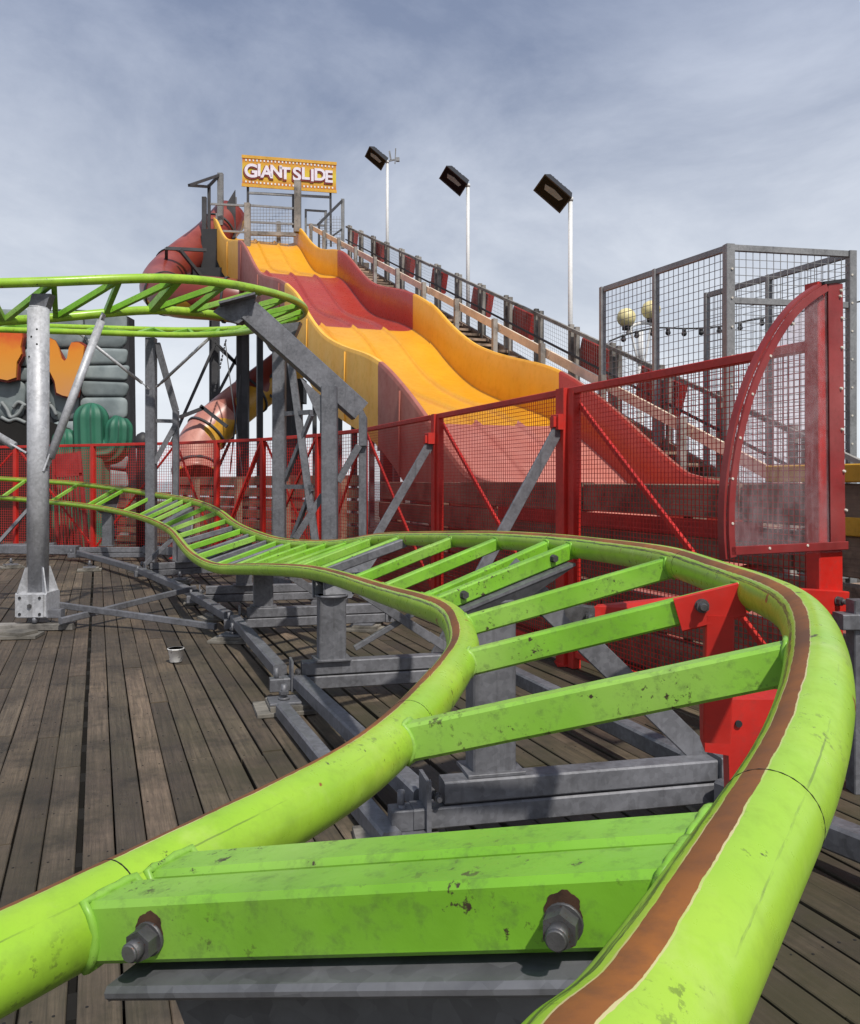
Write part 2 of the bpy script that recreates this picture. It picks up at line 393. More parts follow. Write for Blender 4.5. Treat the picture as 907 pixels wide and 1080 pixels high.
# ================================================================== SETTING
def deck():
    m = MB(); nails = MB(); a0, a1 = -1.5, 19.0
    b = -11.0; row = 0
    while b < 9.0:
        w = random.uniform(0.084, 0.106)
        bm = b + w / 2
        gap = random.choice((0.004, 0.005, 0.006)) if bm < .45 else random.choice((0.008, 0.011, 0.014, 0.018))
        if abs(bm + .12) < 0.05: gap = 0.022
        a = a0 - random.uniform(0, 3)
        while a < a1:
            L = random.choice((1.2, 1.8, 2.4, 3.0, 3.0, 3.6)); dz = random.uniform(-0.004, 0.003)
            t = random.uniform(0.58, 1.22)
            if random.random() < 0.09: t = random.uniform(1.35, 1.9)
            if random.random() < 0.08: t *= 0.6
            tn = (t * random.uniform(0.97, 1.04), t, t * random.uniform(0.93, 1.03))
            sk = random.uniform(-0.0025, 0.0025)
            p0 = U * (a + 0.002) + W * (bm + sk); p1 = U * (a + L - 0.003) + W * (bm - sk)
            m.beam(V((p0.x, p0.y, dz - 0.022)), V((p1.x, p1.y, dz - 0.022)), w, 0.044, (0, 0, 1), 0.003, 0, tn)
            if a < 7.5 and a + L > .3 and -4 < bm < 3:
                for e in np.arange(math.ceil((a + .02) / .42) * .42, a + L - .01, .42):
                    for dw in (-.28, .28):
                        if random.random() < .8:
                            c_ = U * (float(e) + random.uniform(-.012, .012)) + W * (bm + dw * w + random.uniform(-.006, .006)); nails.cyl(V((c_.x, c_.y, dz - .004)), V((c_.x, c_.y, dz + .0008)), random.uniform(.0032, .0048), 6, smooth=False)
            a += L
        b += w + gap; row += 1
    o = m.build('deck', 'deck'); kind(o, 'structure')
    kind(nails.build('deck_nails', 'underside'), 'structure')
    m = MB(); a = -2.0
    while a < 20:
        m.beam(U * a + W * -11 + V((0, 0, -0.15)), U * a + W * 9 + V((0, 0, -0.15)), 0.11, 0.20)
        a += 0.42
    m.box((0, 8, -0.45), (60, 60, 0.2))  # dark sheet added beneath the gaps to stand in for shade
    kind(m.build('under_deck', 'underside'), 'structure')
    m = MB()
    c0 = U * 42 + W * -1
    m.beam(U * 19.02 + W * -45 + V((0, 0, -0.06)), U * 19.02 + W * 45 + V((0, 0, -0.06)), 0.02, 0.1)
    m.box((U * 34 + V((0, 0, -0.055))), (90, 30, 0.1), (W, U, V((0, 0, 1))), tone=1.0)
    kind(m.build('far_deck', 'deck'), 'structure')
deck()
def sea():
    m = NT('grey sea'); n = m.noise(0.25, 6, 0.6); m.col(m.ramp(n, (0.3, (0.10, 0.13, 0.13)), (0.7, (0.20, 0.22, 0.21))))
    m.set(Roughness=0.25); m.bump(m.noise(0.6, 6, 0.65), 0.5, 0.4)
    b = MB(); b.add([(-6000, -6000, -6), (6000, -6000, -6), (6000, 6000, -6), (-6000, 6000, -6)], [[0, 1, 2, 3]])
    kind(b.build('sea', m.m), 'structure')
sea()

# ================================================================== LOWER TRACK
Lpx = [(-60, 1046, .68), (-18, 1024, .70), (293, 863, .99), (412, 787, 1.286), (482, 702, 1.85), (487, 675, 2.14), (474, 650, 2.52), (441, 637, 2.84), (413, 629, 3.2),
       (370, 614, 3.95), (333, 604, 4.65), (297, 601, 5.25), (260, 600, 5.85), (228.5, 599.5, 6.4), (204, 587, 7.2), (190, 571, 8.2), (180, 559.5, 9.2), (159, 549, 10.5),
       (132, 541, 11.7), (99, 534.7, 12.6), (59.5, 530, 13.2), (2, 525, 13.8), (-60, 521, 14.2)]
Rpx = [(590, 1200, .36), (640, 1140, .40), (690, 1076, .45), (788, 906, .62), (840, 810, .78), (862, 727, .98), (856, 671, 1.27), (836, 643, 1.52), (800, 625, 1.75), (769.5, 614, 1.93), (718, 595, 2.25),
       (681, 587, 2.52), (633, 580, 2.88), (584, 574, 3.22), (534, 570, 3.65), (490, 568.5, 4.12), (424, 568, 4.97), (398, 569, 5.3), (374, 573, 5.64), (350, 575, 5.97),
       (325, 575, 6.31), (301, 573, 6.66), (284, 569, 7.03), (265, 562, 7.6), (248, 553.5, 8.45), (233, 541, 9.3), (216, 533, 10.1), (197, 527.5, 10.95), (165, 522, 12.15),
       (128, 516, 13.05), (82, 510.4, 13.7), (51, 508, 14.02), (2, 505, 14.4), (-60, 502, 14.6)]
def line_px(px, back): return relax(spline([V(b) for b in back] + [P(*a) for a in px], 10), 14)
LC = line_px(Lpx, [(-1.36, -.95, .77), (-1.0, -.28, .78), (-.68, .22, .79), (-.515, .48, .792)]); RC = line_px(Rpx, [(-.74, -1.15, .90), (-.41, -.54, .91), (-.135, -.02, .92), (-.035, .18, .922)])
def proj(p): return (CX + F * p.x / p.y, CY - F * (p.z - EYE) / p.y)
def near_px(c, x, y): return min([p for p in c if p.y > .3], key=lambda p: math.dist(proj(p), (x, y)))
def near3(c, q): return min(c, key=lambda p: (p - q).length)
RAD = 0.040
def bank_up(p, other, left, lean=0.16):
    t = (p - other) if not left else (other - p)      # from the left rail to the right rail
    n = V((0, 0, 1)); n = norm(n - t * n.dot(t) / t.length_squared)
    return norm(n - norm(t) * lean)                     # wheel track leans to the inside
track = thing('coaster_track', 'low bright green roller coaster track curving from the foreground across the pier boards', 'coaster track', (0, 0, 0))
def rail(name, c, oc, left, parent, mat='rail', rad=RAD, seg=28):
    m = MB(); refs = [bank_up(p, near3(oc, p), left, 0.16 if left or mat != 'rail' else float(np.interp(p.y, [.40, .62, .85, 1.3], [-.12, .04, .22, .16]))) for p in c]
    m.tube(c, rad, seg, True, refs); return m.build(name, mat, parent)
rl = rail('rail', LC, RC, True, track); rl['label'] = 'inner rail of the low track with a rusty wheel stripe'
rr_ = rail('rail', RC, LC, False, track); rr_['label'] = 'outer rail of the low track, widest at the lower right corner'
def ring(c, i, parent, rad=RAD):
    p = c[i]; t = norm(c[min(i + 1, len(c) - 1)] - c[max(0, i - 1)]); m = MB()
    m.tube([p - t * 0.0007, p + t * 0.0007], rad + 0.0003, 28, True); o = m.build('weld_seam', 'underside', parent); return o
def idx_px(c, x, y): return min([i for i in range(len(c)) if c[i].y > .3], key=lambda i: math.dist(proj(c[i]), (x, y)))
for c, pa, pts in ((LC, rl, ((128, 945), (440, 765), (290, 601))), (RC, rr_, ((815, 862), (725, 597), (585, 574)))):
    for x, y in pts: ring(c, idx_px(c, x, y), pa)
def tie(pl, pr, w=0.034, h=0.056, parent=track, up=(0, 0, 1), drop=0.004, weld=False, mat='green'):
    d = norm(pr - pl); m = MB(); q = V((0, 0, -drop))
    if min(pl.y, pr.y) < 6.0 and mat == 'green':
        sa = norm(d.cross(V(up))); sb_ = norm(sa.cross(d))
        for e, dd_, cc in ((pl, d, LC), (pr, -d, RC)):
            k = cc.index(e) if e in cc else None
            if k is None: continue
            tg = norm(cc[min(k + 1, len(cc) - 1)] - cc[max(k - 1, 0)]); loop = []
            per = [(x, -1) for x in np.linspace(-1, 1, 7)[:-1]] + [(1, x) for x in np.linspace(-1, 1, 7)[:-1]] + [(x, 1) for x in np.linspace(1, -1, 7)[:-1]] + [(-1, x) for x in np.linspace(1, -1, 7)[:-1]]
            for x, y in per:
                o = q + sa * (x * (w / 2 + .001)) + sb_ * (y * (h / 2 + .001)); op = o - tg * o.dot(tg); dp = dd_ - tg * dd_.dot(tg)
                A_, B_, C_ = dp.dot(dp), 2 * op.dot(dp), op.dot(op) - RAD * RAD; D_ = B_ * B_ - 4 * A_ * C_
                if D_ < 0: loop = []; break
                loop.append(e + o + dd_ * ((-B_ + math.sqrt(D_)) / (2 * A_)) + V((random.uniform(-.0008, .0008), random.uniform(-.0008, .0008), random.uniform(-.0008, .0008))))
            if loop: m.tube(loop + loop[:2], [.0042 * random.uniform(.8, 1.25) for _ in range(len(loop) + 2)], 7, False)
    m.beam(pl + d * RAD * 0.5 + q, pr - d * RAD * 0.5 + q, w, h, up, 0.005)
    if weld:
        for e, s_ in ((pl, 1), (pr, -1)):
            m.tube([e + d * s_ * (RAD * 0.88) + q, e + d * s_ * (RAD * 1.35) + q], [h * 0.62, h * 0.42], 10, True)
    return m.build('crosstie', mat, parent)
M['rust'] = paint('rust bloom', (0.060, 0.026, 0.013), 0.85, 0.6, scale=60)
def rust_bloom(at, nrm, parent, r=.0132):
    n = norm(nrm); a = norm(n.cross(V((0, 0, 1)))); b = n.cross(a); m = MB()
    pts = [at + n * .0003 + (a * math.cos(t) + b * math.sin(t)) * r * (1 + .07 * math.sin(3 * t + 1) + .05 * math.sin(7 * t) + random.uniform(-.03, .03)) + b * (r * .02) for t in np.linspace(0, 2 * math.pi, 48)[:-1]]
    m.prism(pts, n * .0005); return m.build('rust_patch', 'rust', parent)
def hexbolt(at, nrm, parent, r=0.017, rod=True, name='bolt', mat='bolt'):
    n = norm(nrm); m = MB()
    m.cyl(at - n * 0.002, at + n * 0.004, r * 1.08, 20)
    m.cyl(at + n * 0.004, at + n * (0.004 + r * 0.95), r, 6, smooth=False)
    if rod:
        m.cyl(at + n * (0.003 + r * 0.9), at + n * (0.003 + r * 1.75), r * 0.62, 16)
        m.cyl(at + n * (0.003 + r * 1.75), at + n * (0.003 + r * 1.9), r * 0.62, 16, r1=r * 0.5)
    return m.build(name, mat, parent)
def ptie(a, b, **k): return tie(near_px(LC, *a), near_px(RC, *b), **k)
# foreground pair with two big nuts
tf = ptie((82, 972), (791, 943), w=0.050, h=0.054); 
_a, _b = near_px(LC, 82, 972), near_px(RC, 791, 943); _f = norm(V(((_b - _a).y, -(_b - _a).x, 0)))
tb = tie(near3(LC, _a - _f * .056), near3(RC, _b - _f * .056), w=0.050, h=0.054)
def tie_pts(a, b): return near_px(LC, *a), near_px(RC, *b)
def front_of(a, b, t, w):
    pl, pr = tie_pts(a, b); d = norm(pr - pl); f = norm(V((d.y, -d.x, 0)))   # towards the camera
    return pl.lerp(pr, t) + f * (w / 2), f
for t in (0.165, 0.80):
    p, f = front_of((82, 972), (791, 943), t, 0.050); hexbolt(p + V((0, 0, -0.008)), f, tf, 0.0130); rust_bloom(p + V((0, 0, .001)), f, tf)
TIES = [((412, 787), (858, 688)), ((487, 703), (795, 622)), ((482, 662), (716, 595))]
tie_objs = [ptie(a, b) for a, b in TIES]
t4a = ptie((452, 642), (606, 577)); t4b = ptie((441, 637), (585, 574))
for t in (0.2, 0.8):
    p, f = front_of((452, 642), (606, 577), t, 0.034); hexbolt(p, f, t4a, 0.013, False)
for x, y in ((531, 570), (478, 568), (426, 568), (395, 569.5), (385, 571), (369, 573.5), (347, 575), (328, 575), (311, 574), (295, 572), (275, 566), (258, 558), (241, 548), (231, 540), (219, 534.5),
             (205, 530), (197, 527.5), (186, 525.5), (166, 522), (130, 516.4), (125, 515.6), (82, 510.4), (26, 506.4)):
    pr = near_px(RC, x, y); pl = near3(LC, pr - V((0.0, 0.12, 0)) if x > 300 else pr)
    tie(pl, pr, h=0.05, w=0.038)

for x, y in ((250, 554.5), (267, 563), (285, 569.5), (303, 573.2), (391, 570), (190, 526), (432, 568)):
    pr = near_px(RC, x, y); pl = near3(LC, pr)
    tie(pl + V((0, 0, -.012)), pr + V((0, 0, -.012)), h=0.05, w=0.05, mat='frame')
for yb in (.0, -.45):
    pl = near3(LC, V((-.85, yb, .8))); tie(pl, near3(RC, pl + V((.5, -.3, .1))))
# ================================================================== SUPPORT FRAMES
def foot_pad_parts():
    pass
pads = []
def footing(loc, label, rot=0.3, scale=1.0):
    if not pads:
        t = thing('footing_pad', label, 'footing pad', loc, 'footing pads under the steel frames')
        ax = (V((math.cos(rot), math.sin(rot), 0)), V((-math.sin(rot), math.cos(rot), 0)), V((0, 0, 1)))
        L = V(loc)
        part('base_board', 'ply', t, lambda m: (m.box(L + V((0, 0, 0.012)), (0.30, 0.27, 0.022), ax, ch=0.003), m.box(L + V((0.015, 0.01, 0.034)), (0.23, 0.20, 0.020), (ax[1], -ax[0], ax[2]), ch=0.003)))
        part('steel_plate', 'frame', t, lambda m: m.box(L + V((0, 0, 0.051)), (0.16, 0.16, 0.012), ax, ch=0.002))
        part('screw_jack', 'frame', t, lambda m: (m.cyl(L + V((0, 0, 0.057)), L + V((0, 0, 0.068)), 0.03, 12), m.cyl(L + V((0, 0, 0.068)), L + V((0, 0, 0.135)), 0.014, 10), m.cyl(L + V((0, 0, 0.085)), L + V((0, 0, 0.10)), 0.026, 6, smooth=False)))
        pads.append(t); return t
    t = dup(pads[0], loc, label); t.rotation_euler = (0, 0, random.uniform(-0.6, 0.6)); return t

def support(label, e0, e1, post, ztop, gp, gq, brace=None, pw=0.150, zb=0.055, cat='support', plate=0.16):
    """bent: stacked crossbeam e0-e1, box post at xy, gusset up to the tie gp-gq"""
    e0, e1, post = V((*e0, 0)), V((*e1, 0)), V((*post, 0)); d = norm(e1 - e0); s_ = V((d.y, -d.x, 0))
    t = thing('track_support', label, cat, post, 'steel frames carrying the low track')
    bh = 0.075
    part('crossbeam', 'frame', t, lambda m: (m.beam(e0 + d * 0.10 + V((0, 0, zb + bh * 1.5 + 0.004)), e1 - d * 0.03 + V((0, 0, zb + bh * 1.5 + 0.004)), 0.085, bh, ch=0.006)))
    part('crossbeam', 'frame', t, lambda m: (m.beam(e0 + V((0, 0, zb + bh / 2)), e1 + V((0, 0, zb + bh / 2)), 0.085, bh - 0.004, ch=0.006)))
    eb = part('end_bracket', 'frame', t, lambda m: (m.box(e0 + d * 0.045 + V((0, 0, zb + 0.085)), (0.012, 0.125, 0.165), (d, s_, V((0, 0, 1)))),
                                               m.box(e0 - d * 0.035 + V((0, 0, zb + 0.035)), (0.075, 0.075, 0.07), (d, s_, V((0, 0, 1))), ch=0.004),
                                               m.cyl(e0 - d * 0.035 + V((0, 0, zb + 0.06)), e0 - d * 0.035 + V((0, 0, zb + 0.125)), 0.012, 8)))
    hexbolt(e0 + d * 0.075 + s_ * 0.046 + V((0, 0, zb + 0.11)), s_, eb, 0.015)
    eb2 = part('end_bracket', 'frame', t, lambda m: m.box(e1 - d * 0.035 + V((0, 0, zb + 0.085)), (0.07, 0.125, 0.165), (d, s_, V((0, 0, 1))), ch=0.004))
    hexbolt(e1 - d * 0.035 + s_ * 0.064 + V((0, 0, zb + 0.06)), s_, eb2, 0.015)
    z0 = zb + 2 * bh + 0.004; top = V((post.x, post.y, ztop))
    po = part('post', 'frame', t, lambda m: (m.beam(post + V((0, 0, z0)), top, pw, pw * 0.72, s_, 0.006), m.box(post + V((0, 0, z0 + 0.006)), (pw + 0.05, 0.16, 0.012), (d, s_, V((0, 0, 1))), ch=0.002)))
    gd = norm(gq - gp)
    def gus(m):
        dr = V((0, 0, -0.036)); a, b = gp + gd * 0.05 + dr, gq - gd * 0.05 + dr; gn = V((gd.y, -gd.x, 0)).normalized()
        w2 = V((d.x, d.y, 0)) * pw / 2
        m.beam(a + V((0, 0, -0.006)), b + V((0, 0, -0.006)), 0.10, 0.010, (0, 0, 1))
        lowl, lowr = top - w2 + V((0, 0, -0.02)), top + w2 + V((0, 0, -0.02))
        for off in (-0.04, 0.04): m.prism([a + gn * off + V((0, 0, -0.012)), b + gn * off + V((0, 0, -0.012)), lowr + gn * off, lowl + gn * off], gn * 0.008)
        m.cyl(top + V((0, 0, -0.012)), top + V((0, 0, 0.0)), pw * 0.62, 20)
    part('gusset', 'frame', t, gus)
    if brace:
        for a, b, w, h in brace: part('brace', 'frame', t, lambda m: m.beam(a, b, w, h, s_, 0.003))
    return t
P4 = tie_pts((452, 642), (606, 577))
e1r = V((1.04, 3.07, 0.20))
support('nearest grey steel frame under the green track beside the red gate mechanism', (-.06, 2.82), (1.08, 3.08), (.206, 2.93), .80, *P4,
        brace=[(V((1.0, 3.10, 0.19)), V((.27, 2.96, .90)), 0.085, 0.014)])
P2 = (near3(LC, V((-.70, 4.72, .68))), near3(RC, V((-.36, 5.2, .84))))
support('second nearest grey frame, its post standing in front of the small screw jack pad', (-.80, 4.66), (.38, 4.98), (-.545, 4.74), .57, *P2,
        brace=[(V((.15, 4.92, 0.2)), V((-.42, 4.78, .60)), 0.05, 0.05), (V((-.42, 4.79, .26)), V((.02, 4.93, .50)), 0.03, 0.03)])
P3 = (near3(LC, V((-1.42, 6.1, .58))), near3(RC, V((-1.16, 6.65, .72))))
support('third grey frame with a wide post below the dip of the track', (-1.52, 6.62), (-.30, 6.95), (-1.31, 6.72), .49, *P3,
        brace=[(V((-.75, 6.85, 0.2)), V((-1.18, 6.75, .50)), 0.06, 0.02)])
P35 = (near3(LC, V((-1.95, 7.1, .55))), near3(RC, V((-1.62, 7.5, .72))))
support('fourth grey frame behind the dip of the track, its post half hidden', (-2.2, 8.0), (-1.0, 8.3), (-1.76, 8.1), .50, *P35)
P5 = (near3(LC, V((-3.2, 10.1, .70))), near3(RC, V((-2.85, 10.6, .93))))
support('small grey frame where the low track starts to bend left', (-3.45, 10.2), (-2.5, 10.7), (-3.0, 10.4), .56, *P5,
        brace=[(V((-3.40, 10.2, .2)), V((-3.0, 10.4, .62)), 0.05, 0.05)])
P6 = (near3(LC, V((-4.95, 12.6, .81))), near3(RC, V((-4.7, 13.1, 1.06))))
support('far grey frame in front of the green cactus', (-5.3, 12.7), (-4.2, 12.75), (-4.88, 12.95), .72, *P6)
P7 = (near3(LC, V((-6.4, 13.5, .9))), near3(RC, V((-6.4, 14.1, 1.15))))
support('farthest grey frame at the left end of the low track', (-6.9, 13.4), (-5.9, 13.45), (-6.35, 13.65), .80, *P7,
        brace=[(V((-6.75, 13.3, .2)), V((-6.3, 13.6, .85)), 0.05, 0.05)])
# the flange and bracket right under the camera
pl, pr = tie_pts((82, 972), (791, 943)); d = norm(pr - pl); fr = V((d.y, -d.x, 0)).normalized()
ns = thing('track_support', 'dark steel bracket bolted under the foreground pair of green crossties', 'support', (0.0, 0.62, 0), 'steel frames carrying the low track')
part('flange', 'frame', ns, lambda m: m.beam(pl.lerp(pr, .11) + V((0, 0, -.046)) - fr * 0.03, pl.lerp(pr, .87) + V((0, 0, -.046)) - fr * 0.03, 0.15, 0.012, ch=0.004))
part('web_plate', 'frame', ns, lambda m: m.prism([pl.lerp(pr, .16) + V((0, 0, -.053)) - fr * 0.0, pl.lerp(pr, .84) + V((0, 0, -.053)), pl.lerp(pr, .70) + V((0, 0, -.23)), pl.lerp(pr, .30) + V((0, 0, -.23))], -fr * 0.012))
cpt = pl.lerp(pr, .5)
part('post', 'frame', ns, lambda m: m.beam(V((cpt.x, cpt.y + .07, .055)), V((cpt.x, cpt.y + .07, .60)), .15, .10, fr, .006))
part('base_plate', 'frame', ns, lambda m: m.box(V((cpt.x, cpt.y + .07, .03)), (.3, .3, .045), ch=.004))

def beam_thing(label, p0, p1, w, h, mat='frame', name='tie_beam', cat='steel beam', grp='steel beams tying the frames together'):
    m = MB(); p0, p1 = V(p0), V(p1); c = (p0 + p1) / 2
    m.beam(p0, p1, w, h, ch=min(w, h) * 0.12); o = m.build(name, mat); return tag(o, label, cat, grp)
beam_thing('long grey tie beam joining the left ends of the second and third frames', (-1.50, 6.58, .13), (-.84, 4.80, .13), .075, .075)
beam_thing('long grey tie beam running from the second frame down to the nearest frame', (-.70, 4.62, .11), (-.02, 2.92, .11), .075, .075)
beam_thing('low grey beam lying on the boards beside the footing pad', (-.74, 4.30, .045), (-.12, 2.72, .045), .07, .07)
beam_thing('grey tie beam on the fence side between the nearest and second frames', (1.0, 3.16, .14), (.36, 4.92, .14), .075, .075)
beam_thing('low flat grey beam lying just in front of the nearest frame', (.12, 2.62, .05), (1.25, 2.86, .05), .10, .06)
beam_thing('grey beam under the outer rail at the lower right edge', (1.02, 2.98, .12), (1.95, 1.35, .12), .085, .085)
beam_thing('grey tie beam between the third and fourth frames', (-1.58, 6.72, .13), (-2.18, 7.92, .13), .075, .075)
beam_thing('grey tie beam leading from the fourth frame towards the far bend', (-2.22, 8.08, .13), (-3.42, 10.12, .13), .075, .075)
beam_thing('grey tie beam behind the far bend of the low track', (-3.50, 10.28, .13), (-5.2, 12.66, .13), .075, .075)
beam_thing('grey beam along the foot of the left fence', (-5.25, 12.80, .16), (-9.2, 13.35, .16), .10, .14)
beam_thing('grey beam between the far frame and the row of red posts', (-4.3, 12.9, .16), (-2.4, 11.6, .16), .08, .12)

# footing pads
for px, py, lb in ((300, 749, 'footing pad with screw jack under the left end of the second frame'), (246, 676, 'footing pad under the left end of the third frame'),
                   (231, 653, 'thin footing pad just behind the pad of the third frame'), (212, 636, 'footing pad under the left end of the fourth frame'),
                   (150, 603, 'small far footing pad lying between the far bend and the white cup'), (95, 602, 'small far footing pad left of the widest board gap'),
                   (12, 599, 'far footing pad at the left edge, behind the round column'), (386, 664, 'footing pad on mossy boards behind the second frame post'),
                   (190, 615, 'footing pad near the far bend, at the start of the grey struts')):
    g = G(px, py); footing((g.x, g.y, 0.0), lb)
footing((-.06 - .03, 2.81, 0), 'footing pad under the left end of the nearest frame')
footing((1.1, 3.06, 0), 'footing pad under the right end of the nearest frame')

# ================================================================== UPPER TRACK
upper = thing('coaster_track', 'raised bright green track loop on columns, crossing in front of the tube slide', 'coaster track', (-4.03, 9.35, 0))
HC = V((-4.03, 9.35, 0)); HR = 2.65
def hz(th):       # th -90..90 deg, near to far
    k = (th + 90) / 180.0
    return np.interp(k, [0, .12, .25, .5, .75, 1.0], [2.72, 2.80, 2.98, 3.12, 3.24, 3.33])
def helix(r, dz, far_dz=0.0):
    o = []
    for x in np.linspace(5.0, 0.15, 14): o.append(V((HC.x - x, HC.y - r, 2.72 - 0.006 * x + dz)))
    for th in np.linspace(-90, 90, 50):
        a = R(th); o.append(V((HC.x + r * math.cos(a), HC.y + r * math.sin(a), float(hz(th)) + dz + far_dz * max(0, math.sin(a)))))
    for x in np.linspace(0.15, 5.5, 14): o.append(V((HC.x - x, HC.y + r, 3.33 + 0.03 * x + dz + far_dz)))
    return o
UO, UI = relax(helix(HR, 0), 5), relax(helix(HR - 0.52, -0.20, 0.05), 5)
urail = rail('rail', UO, UI, False, upper, 'rail_clean', RAD, 20); urail['label'] = 'outer rail of the raised track'
urail2 = rail('rail', UI, UO, True, upper, 'rail_clean', RAD, 20); urail2['label'] = 'inner rail of the raised track'
for k in (60, 150): pass
n = len(UO); step = 3; i = 2; flip = False
def uy(c, k): return c[max(0, min(len(c) - 1, k))]
while i < n - 4:
    a, b = uy(UO, i), uy(UI, i); c_ = uy(UO, i + step)
    def mk(p, q, w=.042, h=.052):
        d = norm(q - p); m = MB(); m.beam(p + d * .02, q - d * .02, w, h, ch=.003); m.build('crosstie', 'green', upper)
    if i % 12 == 2: mk(a, b, .07, .07)
    elif i % 6 == 5: mk(a, b)
    else: mk(a, b)
    mk(b, c_) 
    i += step
for k in (15, 40, 62):
    ring(UO, k, urail)

# round galvanised column on the left
cb = V((-3.19, 6.95, 0)); colu = thing('support_column', 'round galvanised column with a bolted foot holding up the raised track at left', 'column', cb, 'columns under the raised track')
def colshape(m):
    m.tube([cb + V((0, 0, .30)), cb + V((0.005, 0, 2.60))], .084, 28); m.cyl(cb + V((.005, 0, 2.60)), cb + V((.006, 0, 2.615)), .07, 24)
shaft = part('shaft', 'galv', colu, colshape)
part('head_bracket', 'frame', colu, lambda m: (m.prism([cb + V((-.07, -.02, 2.60)), cb + V((.07, -.02, 2.60)), cb + V((.11, -.02, 2.72)), cb + V((-.04, -.02, 2.72))], (0, .10, 0)),))
for zz, aa in ((2.42, -70), (2.30, -70), (2.20, -115), (2.36, -100)):
    a = R(aa); nrm = V((math.cos(a), math.sin(a), 0)); part('bolt', 'underside', colu, lambda m: m.cyl(cb + nrm * .082 + V((0, 0, zz)), cb + nrm * .086 + V((0, 0, zz)), .008, 8))
def colfoot(m):
    m.box(cb + V((0, 0, .20)), (.25, .25, .20), ch=.012)
    for a in range(4):
        r_ = V((math.cos(a * math.pi / 2 + .785), math.sin(a * math.pi / 2 + .785), 0))
        m.prism([cb + r_ * .08 + V((0, 0, .30)), cb + r_ * .165 + V((0, 0, .30)), cb + r_ * .10 + V((0, 0, .50)), cb + r_ * .08 + V((0, 0, .50))], V((-r_.y, r_.x, 0)) * .01)
    m.prism([cb + V((-.105, -.13, .11)), cb + V((.105, -.13, .11)), cb + V((.105, -.13, .29)), cb + V((-.105, -.13, .29))], (0, -.012, 0))
ft = part('foot_box', 'galv', colu, colfoot)
for dx in (-.08, .08):
    for dz in (.135, .265): part('bolt', 'black', ft, lambda m: m.cyl(cb + V((dx, -.141, dz)), cb + V((dx, -.150, dz)), .012, 6))
part('bolt', 'bolt', ft, lambda m: m.cyl(cb + V((0, -.141, .20)), cb + V((0, -.156, .20)), .018, 6))
part('screw_jack', 'frame', colu, lambda m: (m.cyl(cb + V((.03, -.12, .06)), cb + V((.03, -.12, .11)), .02, 10), m.box(cb + V((.17, -.06, .13)), (.12, .08, .07), ch=.005)))
part('plank_pad', 'ply', colu, lambda m: (m.box(cb + V((-.02, -.42, .015)), (.44, .22, .022), (norm((1, .12, 0)), norm((-.12, 1, 0)), V((0, 0, 1)))), m.box(cb + V((.02, -.40, .038)), (.25, .17, .02), (norm((1, -.3, 0)), norm((.3, 1, 0)), V((0, 0, 1))))))
part('plank_pad', 'greywood', colu, lambda m: (m.box(cb + V((.02, -.10, .03)), (.62, .12, .05), (norm((1, .1, 0)), norm((-.1, 1, 0)), V((0, 0, 1))), ch=.004)))
def strut(label, p0, p1, r, ends=True, cat='strut'):
    p0, p1 = V(p0), V(p1); t = thing('round_strut', label, cat, (p0 + p1) / 2, 'round struts bracing the raised track'); d = norm(p1 - p0)
    part('tube', 'galv', t, lambda m: m.cyl(p0 + d * .12, p1 - d * .07, r, 14))
    for e, s_ in ((p0, 1), (p1, -1)):
        ee = part('end_lug', 'galv', t, lambda m: m.beam(e, e + d * s_ * .15, .015, r * 2.0, (0, -1, 0.2), .003)); hexbolt(e + d * s_ * .05 + V((0, -.012, 0)), (0, -1, 0), ee, .014, False)
strut('round strut rising from the left column to the raised track', cb + V((.07, -.03, 1.27)), P(110, 331, 7.25), .034)
strut('round strut running from the left column out of the picture', cb + V((-.07, -.03, 1.42)), cb + V((-1.3, -.05, 2.15)), .034)
beam_thing('thin grey bar from the left column foot up to the far frames', P(64, 655, 6.75), P(206, 620, 8.15), .04, .05, name='floor_strut', cat='strut', grp='bars bracing the left column')
beam_thing('thin grey bar from the left column foot across to the third frame', P(62, 638, 7.1), P(228, 661, 6.6), .04, .05, name='floor_strut', cat='strut', grp='bars bracing the left column')

# square post under the outer end of the loop (px 295) with its ladder-like side leg
def hollow(m, p0, p1, w, h, up): m.beam(p0, p1, w, h, up, w * .06)
pA = V((-1.76, 10.0, 0)); ps = thing('support_column', 'square grey column under the right end of the raised loop', 'column', pA, 'columns under the raised track')
part('post', 'frame', ps, lambda m: hollow(m, pA + V((0, 0, .06)), pA + V((0, 0, 2.98)), .145, .145, (0, 1, 0)))
part('head_bracket', 'frame', ps, lambda m: m.prism([pA + V((-.10, -.08, 2.72)), pA + V((.12, -.08, 2.72)), pA + V((.26, -.08, 3.05)), pA + V((-.26, -.08, 2.98))], (0, .16, 0)))
pB = V((-1.22, 9.6, 0))
part('side_leg', 'frame', ps, lambda m: hollow(m, pB + V((0, 0, .06)), pA + V((.10, -.05, 2.9)), .08, .08, (0, 1, 0)))
for z0 in (1.98, 1.13): part('rung', 'frame', ps, lambda m: m.beam(pA + V((.07, -.03, z0)), pA.lerp(pB, .78) + V((0, 0, z0)), .05, .05))
for z0, z1 in ((1.2, 1.95), (.3, 1.1)): part('brace', 'frame', ps, lambda m: m.beam(pA + V((.07, -.03, z0)), pA.lerp(pB, .78) + V((0, 0, z1)), .045, .045))
part('base_plate', 'frame', ps, lambda m: m.box(pA + V((0, 0, .03)), (.32, .32, .05)))
